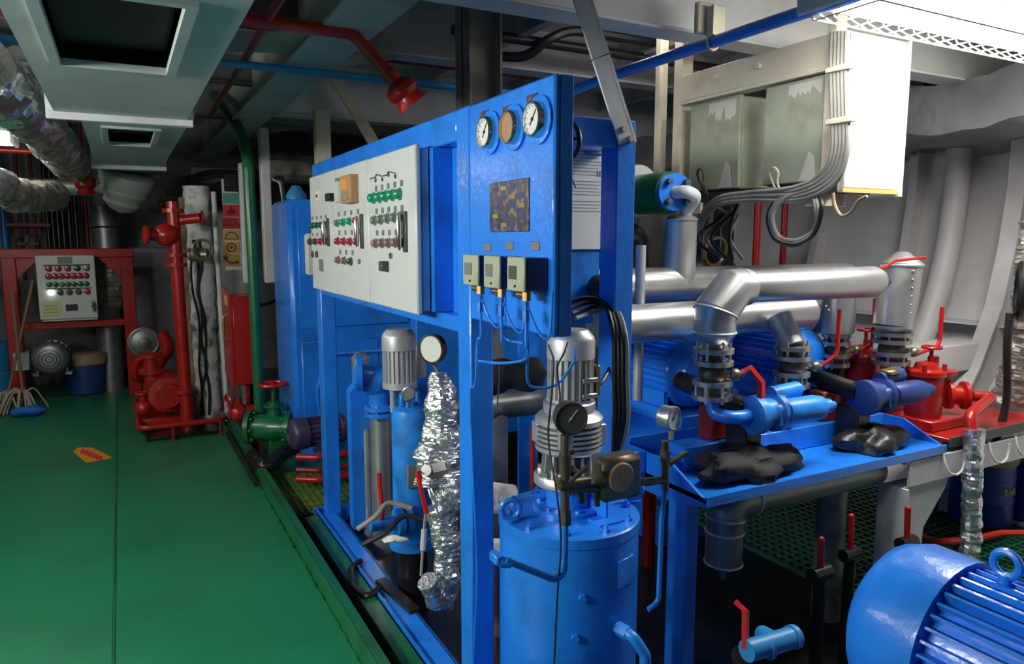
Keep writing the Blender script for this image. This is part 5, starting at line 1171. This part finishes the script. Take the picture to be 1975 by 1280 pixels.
# lever valve and blue tee at the bottom
p = P(1432, 1200, Y=1.55)
t = thing('low_lever_valve', 'red lever valve in the dark bottom centre', 'valve', p)
link('lever', MB().sweep([P(1421, 1162, Y=1.62), P(1438, 1178, Y=1.55), P(1437, 1250, Y=1.53)], .012, 4), HANDLE, t)
link('body', MB().cyl(P(1432, 1265, Y=1.55), P(1432, 1265, Y=1.75), .035, seg=14), OIL, t)
t = thing('blue_tee', 'blue tee fitting beside the low red lever', 'fitting', P(1490, 1240, Y=1.5))
link('run', MB().cyl(P(1440, 1255, Y=1.52), P(1530, 1228, Y=1.52), .034, seg=20).cyl(P(1474, 1250, Y=1.52), P(1480, 1246, Y=1.52), .04, seg=20).cyl(P(1525, 1229, Y=1.52), P(1533, 1227, Y=1.52), .038, seg=20), LBLUE, t)
link('branch', MB().cyl(P(1500, 1238, Y=1.53), P(1470, 1222, Y=1.62), .028, seg=16), LBLUE, t)
for k, (x, y0, y1, Yy, lb) in enumerate(((1582, 1040, 1105, 1.9, 'dark red lever in the shade left of the big motor'), (1640, 995, 1068, 2.05, 'thin dark red lever behind the big motor top'), (1749, 980, 1046, 1.9, 'dark red lever in front of the white table leg'))):
    p = P(x, y1, Y=Yy); t = thing('lever_valve', lb, 'valve', p, 'dark red levers')
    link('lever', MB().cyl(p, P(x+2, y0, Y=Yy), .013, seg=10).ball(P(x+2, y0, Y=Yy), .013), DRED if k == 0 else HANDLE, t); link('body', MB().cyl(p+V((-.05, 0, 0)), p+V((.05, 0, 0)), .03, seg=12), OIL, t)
    link('pipe_stub', MB().cyl(p, (p.x, p.y, -.34), .025, seg=12), OIL, t)
# ================================================================== red pump table by the hull
RZ = .66; rx0, rx1, ry0, ry1 = 3.58, 4.75, 2.06, 2.75
t = thing('red_pump_table', 'white steel table with a red drip top against the hull', 'table', (4.1, 2.2, 0))
link('top', MB().box((rx0, ry0, RZ-.02), (rx1, ry1, RZ), .004), RED, t)
link('top_edge', MB().box((rx0-.02, ry0-.012, RZ-.035), (rx1, ry0, RZ+.012)).box((rx1-.01, ry0, RZ-.035), (rx1, ry1, RZ+.012)), DGREY, t)
link('front_apron', MB().box((rx0-.33, ry0-.01, RZ-.19), (4.62, ry0+.006, RZ-.06), .004).box((rx0-.36, ry0-.005, RZ-.075), (rx0-.28, ry0+.05, RZ-.055)), WHITE, t)
lx = P(1760, 960, Y=2.05).x
link('bracket_leg', MB().prism([(lx-.06, ry0, RZ-.19), (lx+.30, ry0, RZ-.19), (lx+.28, ry0, RZ-.24), (lx+.12, ry0, RZ-.42), (lx+.10, ry0, -.02), (lx-.06, ry0, -.02)], (0, .09, 0)), WHITE, t)
link('leg_flange', MB().box((lx-.075, ry0-.03, -.02), (lx-.06, ry0+.12, RZ-.19)), WHITE, t)
link('leg', MB().box((4.4, 2.5, -.1), (4.48, 2.58, RZ-.02), .004), WHITE, t)
link('foot', MB().box((lx-.12, ry0-.06, -.02), (lx+.22, ry0+.14, -.005)), WHITE, t)
for k, px in enumerate((1835, 1922, 1972)):
    y = 905-(px-1835)*.25-15; p = P(px, y, Y=ry0-.02); t2 = thing('hook', ['left', 'middle', 'right'][k]+' white bent-rod hook on the table apron', 'hook', p, 'table hooks')
    link('rod', MB().tube([p+V((-.06, .008, .05)), p+V((-.06, -.005, .0)), p+V((-.045, -.02, -.045)), p+V((0, -.03, -.06)), p+V((.045, -.03, -.045)), p+V((.06, -.03, .0)), p+V((.06, -.03, .035))], .006, .03, 8), WHITE, t2)
def redpump(x, y, label, s=1.0):
    t = thing('red_pump', label, 'pump', (x, y, RZ), 'red pumps on the table')
    link('plinth', MB().box((x-.16*s, y-.12, RZ), (x+.16*s, y+.12, RZ+.055), .006), RED, t)
    link('strainer', MB().lathe([(.085*s, .055), (.09*s, .07), (.09*s, .27*s), (.10*s, .275*s), (.10*s, .30*s), (.06*s, .31*s), (.05*s, .34*s), (0, .35*s)], (x-.06*s, y, RZ), (0, 0, 1), 26), RED, t)
    link('handwheel', MB().torus((x-.02*s, y, RZ+.42*s), (0, 0, 1), .045, .008, 20, 6).cyl((x-.02*s, y, RZ+.33*s), (x-.02*s, y, RZ+.43*s), .01, seg=8).cyl((x+.0*s, y, RZ+.3*s), (x+.0*s, y, RZ+.37*s), .028, seg=10), RED, t)
    link('side_body', MB().lathe([(.04, 0), (.075, .01), (.075, .03), (.05, .04), (.05, .08), (.075, .09), (.075, .11), (.035, .12)], (x+.07*s, y-.03, RZ+.16), (.8, -.6, 0), 22).cyl((x+.08*s, y, RZ+.1), (x+.08*s, y, RZ+.28), .05, seg=16).cyl((x+.08*s, y, RZ+.27), (x+.08*s, y, RZ+.29), .075, seg=20), RED, t)
    for i in range(4):
        a = .5+i*math.pi/2; link('eye_nut', MB().cyl((x-.06*s+.085*s*math.cos(a), y+.085*s*math.sin(a), RZ+.28*s), (x-.06*s+.085*s*math.cos(a), y+.085*s*math.sin(a), RZ+.34*s), .012, seg=8), RED, t)
    return t
px_ = P(1800, 790, Y=2.28)
redpump(px_.x, 2.30, 'front red strainer pump with a small handwheel on the red table')
redpump(P(1660, 700, Y=2.66).x, 2.62, 'rear red pump half hidden behind the silver pipes', 1.15)
p = V((px_.x+.17, 2.18, RZ+.16)); ft = P(1868, 860, Y=2.02)
pipe('red_outlet', [p, p+V((.08, -.06, 0)), (ft.x, 2.03, RZ+.12), (ft.x, 2.0, RZ+.02)], .028, RED, 'short red bent pipe leaving the front red pump', br=.06)
solo('foil_drop_pipe', MB().foil([(ft.x, 2.0, RZ+.06), (ft.x, 1.99, .45), (ft.x+.02, 1.98, .15), (ft.x-.02, 1.97, .0)], .042, .05, seg=16, jit=.4, js=22), FOIL, 'foil-wrapped pipe dropping from the red pump in front of the table', 'pipe')
q = P(1925, 1030, Y=1.8); pipe('red_floor_hose', [P(1755, 1025, Y=2.3), P(1800, 1045, Y=2.15), P(1870, 1042, Y=2.0), P(1930, 1028, Y=1.95), P(1990, 1028, Y=1.9)], .018, RED, 'red hose snaking over the green grating below the table', 'hose', br=.1)
# drums below the table
for k, (px, lb, mt) in enumerate(((1890, 'blue oil drum with yellow lettering and grimy lid under the table', DRUMB), (1985, 'second blue drum with a grimy lid at the right edge under the table', DRUMB))):
    yd = 2.36-.12*k; p = P(px, 980, Y=yd); t = thing('oil_drum', lb, 'drum', (p.x, yd, -.02), 'drums under the table')
    link('barrel', MB().lathe([(.155, 0), (.165, .01), (.165, .14), (.17, .15), (.165, .16), (.165, .27), (.17, .28), (.165, .29), (.165, .38)], (p.x, yd, -.02), (0, 0, 1), 30), mt, t)
    link('lid', MB().lathe([(.17, .37), (.175, .38), (.175, .45), (.16, .46), (0, .46)], (p.x, yd, -.02), (0, 0, 1), 30), DUN, t)
    if k == 0: text('BAR', .055, frame((p.x-.02, yd-.167, .20), (-.12, -1, 0)), YELLOW, t)
# hull pipe, frames' face items
hp = [(hullx(z)-.22, 3.23, z) for z in (2.30, 2.0, 1.6, 1.3, 1.0, .75)]
pipe('hull_pipe', hp, .085, HULL, 'pale grey pipe running down the hull and bending inwards', br=.3, seg=20)
solo('hull_ledge', MB().box((4.5, 2.76, .78), (5.15, 3.0, .96), .006), HULL, 'pale grey ledge box between the hull frames behind the red pump', 'box')
m = MB(); n, k = 70, 26
vs_ = []; 
for i in range(n+1):
    for j in range(k+1):
        x = 4.5+j*.0423; y = 1.2+i*.0669; vs_.append(V((x, y, 2.28+.07*NZ.noise(V((x, y, 0))*2.2)+.06*abs(NZ.noise(V((x*1.3, y*.8, 1))*4))+.03*abs(NZ.noise(V((x, y, 3))*9)))))
fs_ = [(i*(k+1)+j, i*(k+1)+j+1, (i+1)*(k+1)+j+1, (i+1)*(k+1)+j) for i in range(n) for j in range(k)]
m.put(vs_+[v+V((0, 0, .30)) for v in vs_], fs_+[tuple(q+len(vs_) for q in f[::-1]) for f in fs_]
      + [(i*(k+1), (i+1)*(k+1), (i+1)*(k+1)+len(vs_), i*(k+1)+len(vs_)) for i in range(n)] + [(j, j+1, j+1+len(vs_), j+len(vs_)) for j in range(k)])
solo('wrapped_duct', m, mat('grey_wrapping', (.24, .24, .25), .45, .25, var=.25, bump=.8, bs=7, bdist=.02), 'broad grey wrapped duct with wrinkled cover under the deckhead by the hull', 'duct')
# dark pump and hose at the right edge
p = P(1968, 560, Y=2.15)
t = thing('black_hose_coil', 'black hose coil on a foil-wrapped pipe at the right edge', 'hose', p)
link('coil', MB().torus(p, (.5, -.85, 0), .14, .022, 28, 8), RUBBER, t)
link('tail', MB().wire([p+V((-.08, 0, -.12)), p+V((-.10, -.01, -.3)), p+V((-.06, -.01, -.6)), p+V((-.12, 0, -.85))], .02, 8), RUBBER, t)
q = P(1972, 640, Y=2.25); solo('foil_pipe', MB().foil([(q.x+.05, 2.25, 1.75), (q.x+.03, 2.25, 1.1), (q.x, 2.3, .7)], .075, seg=16, jit=.35), DFOIL, 'foil-wrapped vertical pipe at the right edge behind the black hose', 'pipe')
# ================================================================== junction boxes
XJ = 2.82
def jr(px, py): return P(px, py, X=XJ)
yf, yn = jr(1318, 250).y, jr(1602, 250).y; zt_, zb_ = 2.50, 1.905
t = thing('box_rack', 'cream angle-bar rack hung from the deckhead with junction boxes', 'rack', (XJ, (yf+yn)/2, zb_))
link('upright', MB().box((XJ-.02, yf, zb_-.02), (XJ+.06, yf+.07, 3.0), .004), CREAM, t)
link('upright', MB().box((XJ-.02, yn-.02, zb_), (XJ+.05, yn+.03, 2.62), .004), CREAM, t)
link('top_rail', MB().box((XJ-.03, yn, zt_-.10), (XJ-.015, yf, zt_+.04), .003).box((XJ-.03, yn, zt_-.115), (XJ+.05, yf, zt_-.10)), CREAM, t)
link('bottom_rail', MB().box((XJ-.03, yn, zb_-.05), (XJ+.30, yf, zb_-.01)), OIL, t)
link('lower_bar', MB().box((XJ-.04, yf-.20, zb_-.12), (XJ-.025, yf+.0, zb_-.06)), CREAM, t)
for px in (1395, 1480):
    p = jr(px, 0); q = (XJ-.03, p.y, zt_-.02); link('bolt', MB().hexb(q, (-1, 0, 0), .012, .02), CREAM, t)
p = jr(1290, 0); solo('rack_hanger', MB().box((XJ-.01, p.y+.04, 1.98), (XJ+.05, p.y+.10, 3.0), .012), CREAM, 'cream vertical hanger strip left of the junction box rack', 'hanger')
for k, (xa, xb, lb) in enumerate(((1325, 1432, 'left grey-green junction box with stained peeling paint'), (1475, 1600, 'right grey-green junction box beside the thick cables'))):
    ya, yb = jr(xa, 250).y, jr(xb, 250).y
    t = thing('junction_box', lb, 'box', (XJ+.1, (ya+yb)/2, zb_), 'junction boxes')
    if k == 0: ya -= .03
    link('body', MB().box((XJ+.012, yb+.01, zb_), (XJ+.30, ya-.01, zt_-.13), .006), JBOX, t)
    link('lid', MB().box((XJ-.01, yb+.01, zb_+.004), (XJ+.014, ya-.006, zt_-.125), .004), JBOX, t)
    rnd = random.Random(k+5)
    m = MB(); zz = zt_-.14; y = yb+.04; w = (ya-yb)*.5
    n = 14; top = [(XJ-.0115, y+w*i/n, zz) for i in range(n+1)]; bot = [(XJ-.0115, y+w*i/n, zz-.02-rnd.uniform(0, .05)*(1.8 if k == 0 else 1)) for i in range(n+1)]
    m.prism(top+bot[::-1], (.002, 0, 0)); link('peeled_patch', m, PEEL, t)
    m = MB(); y = yb+.05; m.prism([(XJ-.0115, y, zb_+.01), (XJ-.0115, y+.10, zb_+.01), (XJ-.0115, y+.08, zb_+.05), (XJ-.0115, y+.05, zb_+.14), (XJ-.0115, y+.02, zb_+.12), (XJ-.0115, y+.01, zb_+.04)], (.002, 0, 0)); link('peeled_patch', m, PEEL, t)
    c = jr(1370 if k == 0 else 1515, 345); c.x = XJ-.03
    t2 = thing('wire_hook', ['left', 'right'][k]+' bent wire hook at the foot of the junction boxes', 'hook', c)
    link('loop', MB().wire([c+V((0, 0, -.08)), c+V((0, .04, -.03)), c+V((0, .07, .03)), c+V((-.01, .04, .055)), c+V((-.01, .01, .03)), c+V((0, .02, -.02)), c+V((0, -.02, -.09))], .006, 6), DSTEEL if k == 0 else CREAM, t2)
# overexposed white box at the rack end
a, b = P(1640, 110, Y=yn-.03), P(1736, 375, Y=yn-.03)
t = thing('white_panel_box', 'tall white box glaring under the caged light at the rack end', 'box', ((a.x+b.x)/2, yn+.02, b.z))
link('body', MB().box((a.x, yn-.02, b.z), (b.x-.012, yn+.13, zt_+.06), .006), WHITE, t)
link('cover', MB().box((a.x+.004, yn-.03, b.z+.02), (b.x-.03, yn-.02, zt_+.05), .004), mat('bright_white_enamel', (.86, .86, .84), .4, var=.03), t)
link('edge_strip', MB().box((b.x-.012, yn-.04, b.z-.01), (b.x, yn+.13, zt_+.06)), WHITE, t)
link('rust_edge', MB().box((a.x, yn-.031, b.z), (b.x-.02, yn-.02, b.z+.018)), OCHRE, t)
for k in range(3): link('cable_gland', MB().cyl((a.x-.10+.09*k, yn+.05, b.z-.06), (a.x-.10+.09*k, yn+.05, b.z+.02), .03, seg=14), CREAM, t)
# cables
t = thing('cable_loom', 'thick grey cables bending down past the junction boxes', 'cable', jr(1610, 300))
XC = XJ-.06
for k in range(5):
    o = k*7
    pts = [P(1606+o, 60, X=XC), P(1604+o, 140, X=XC), P(1606+o, 220, X=XC), P(1606+o, 290, X=XC), P(1585+o*.9, 335+o*.6, X=XC), P(1530+o*.5, 362+o*.8, X=XC-.01), P(1440, 372+o*.5, X=XC+.02*(k % 2)), P(1385, 382+o*.5, X=XC), P(1350, 415+o*.5, X=XC+.05)]
    link('cable', MB().wire(pts, .0125, 8), CABLE, t)
for py in (135, 235):
    c = P(1608, py, X=XC); link('cable_clip', MB().box((XC-.02, c.y-.10, c.z-.012), (XC+.02, c.y+.03, c.z+.012), .003), CREAM, t)
for k in range(3):
    c = P(1520+3*k, 425, X=XC-.02*k); t2 = thing('cable_coil', ['front', 'middle', 'rear'][k]+' coiled grey cable hanging below the junction boxes', 'cable', c, 'cable coils')
    link('coil', MB().wire([P(1568-6*k, 365, X=XC), P(1510, 375+5*k, X=XC-.01*k), P(1482+4*k, 415, X=XC-.01*k), P(1495+3*k, 460-3*k, X=XC), P(1535, 472-4*k, X=XC-.02), P(1570, 450-4*k, X=XC), P(1585-6*k, 400, X=XC-.02), P(1575-4*k, 372, X=XC+.02)], .011, 8), CABLE if k else RUBBER, t2)
solo('spiral_lead', MB().wire([P(1607, 372, X=XC), P(1610, 395, X=XC), P(1622, 415, X=XC), P(1640, 410, X=XC), P(1655, 388, X=XC), P(1672, 378, X=XC)], .007, 6), DUN, 'twisted lead with beads hanging from the white box', 'cable')
# dark clutter below the rack and red vertical pipes behind
for k, px in enumerate((1460, 1512)):
    q = P(px, 450, Y=4.2+.3*k); pipe('red_riser', [(q.x, 4.2+.3*k, -.3), (q.x, 4.2+.3*k, 2.2)], .028, RED, ['left', 'right'][k]+' red vertical pipe behind the hanging cable coils', group='red risers')
rnd = random.Random(9)
for k in range(6):
    a = P(1362+12*k, 385, Y=3.12-.03*k); a.z = zb_-.03; pts = [a, a+V((0, 0, -.05)), a+V((rnd.uniform(-.05, .1), 0, -.10)), a+V((rnd.uniform(-.1, .12), 0, -.22)), a+V((rnd.uniform(-.02, .18), .02, -.34))]
    solo('loose_cable', MB().wire(pts, .010, 6), RUBBER if k % 2 else CABLE, ['first', 'second', 'third', 'fourth', 'fifth', 'sixth'][k]+' from the left of the loose cables hanging right of the capped riser', 'cable', 'loose hanging cables')
q = P(1390, 470, Y=4.4)
t = thing('dark_machine', 'dark cluttered pump machinery seen behind the capped riser', 'machine', (q.x, 4.4, -.34))
link('column', MB().box((q.x-.05, 4.35, -.34), (q.x+.10, 4.45, 1.95), .01), OIL, t)
link('housing', MB().lathe([(.3, 0), (.32, .1), (.32, .5), (.25, .62), (.1, .7)], (q.x+.05, 4.7, .9), (0, 0, 1), 24), OIL, t)
link('wheel', MB().torus((q.x-.15, 4.3, 1.55), (0, 1, .2), .11, .015, 22, 6), BRASS, t)
q = P(1272, 620, Y=3.3); solo('red_casting', MB().ball((q.x, 3.35, q.z), .07, (1, .7, 1.3), 16, 10, .5, 18).cyl((q.x, 3.35, -.34), (q.x, 3.35, q.z), .04, seg=12), RED, 'red rough casting glimpsed right of the slim silver pipe', 'casting')
q = P(1320, 640, Y=3.5); solo('blue_cabinet', MB().box((q.x-.15, 3.5, -.34), (q.x+.75, 3.8, 1.20), .01), BLUE, 'blue box behind the pump motors', 'box')
# ================================================================== big motor in the lower right
c = P(1740, 1195, d=1.9)
t = thing('large_motor', 'large glossy blue electric motor cut off by the lower right corner', 'motor', (c.x, c.y-.4, c.z-.24))
motor(t, frame((c.x, c.y+.05, c.z), (0, -1, 0)), .205, .95, BLUE, 40, .22, eye=(1, 0, 0), epos=.30)
link('terminal_box', MB().box((c.x-.02, c.y-.62, c.z+.19), (c.x+.16, c.y-.36, c.z+.29), .012), BLUE, t)
solo('motor_bed', MB().box((c.x-.28, c.y-.9, c.z-.34), (c.x+.3, c.y+.1, c.z-.235), .006).box((c.x-.55, c.y-.2, c.z-.34), (c.x-.3, c.y-.1, c.z-.24), .006).box((c.x-.26, c.y-.8, -.34), (c.x+.26, c.y, c.z-.34)), BLUE, 'blue steel bed under the large motor', 'base')
# ================================================================== floor arrow
a = [P(140, 870, Z=.002), P(153, 862, Z=.002), P(178, 863, Z=.002), P(217, 882, Z=.002), P(167, 892, Z=.002)]
t = thing('floor_arrow', 'orange-yellow arrow sticker with red print on the green deck', 'sticker', (a[0].x, a[0].y, 0))
link('sticker', MB().prism([V((p.x, p.y, .0005)) for p in a], (0, 0, .002)), ORANGE, t)
for i in range(6):
    p = P(160+7*i, 870+2.6*i, Z=.003); link('print_mark', MB().box((p.x-.015, p.y-.07, .002), (p.x+.008, p.y+.07, .0035)), SRED, t)
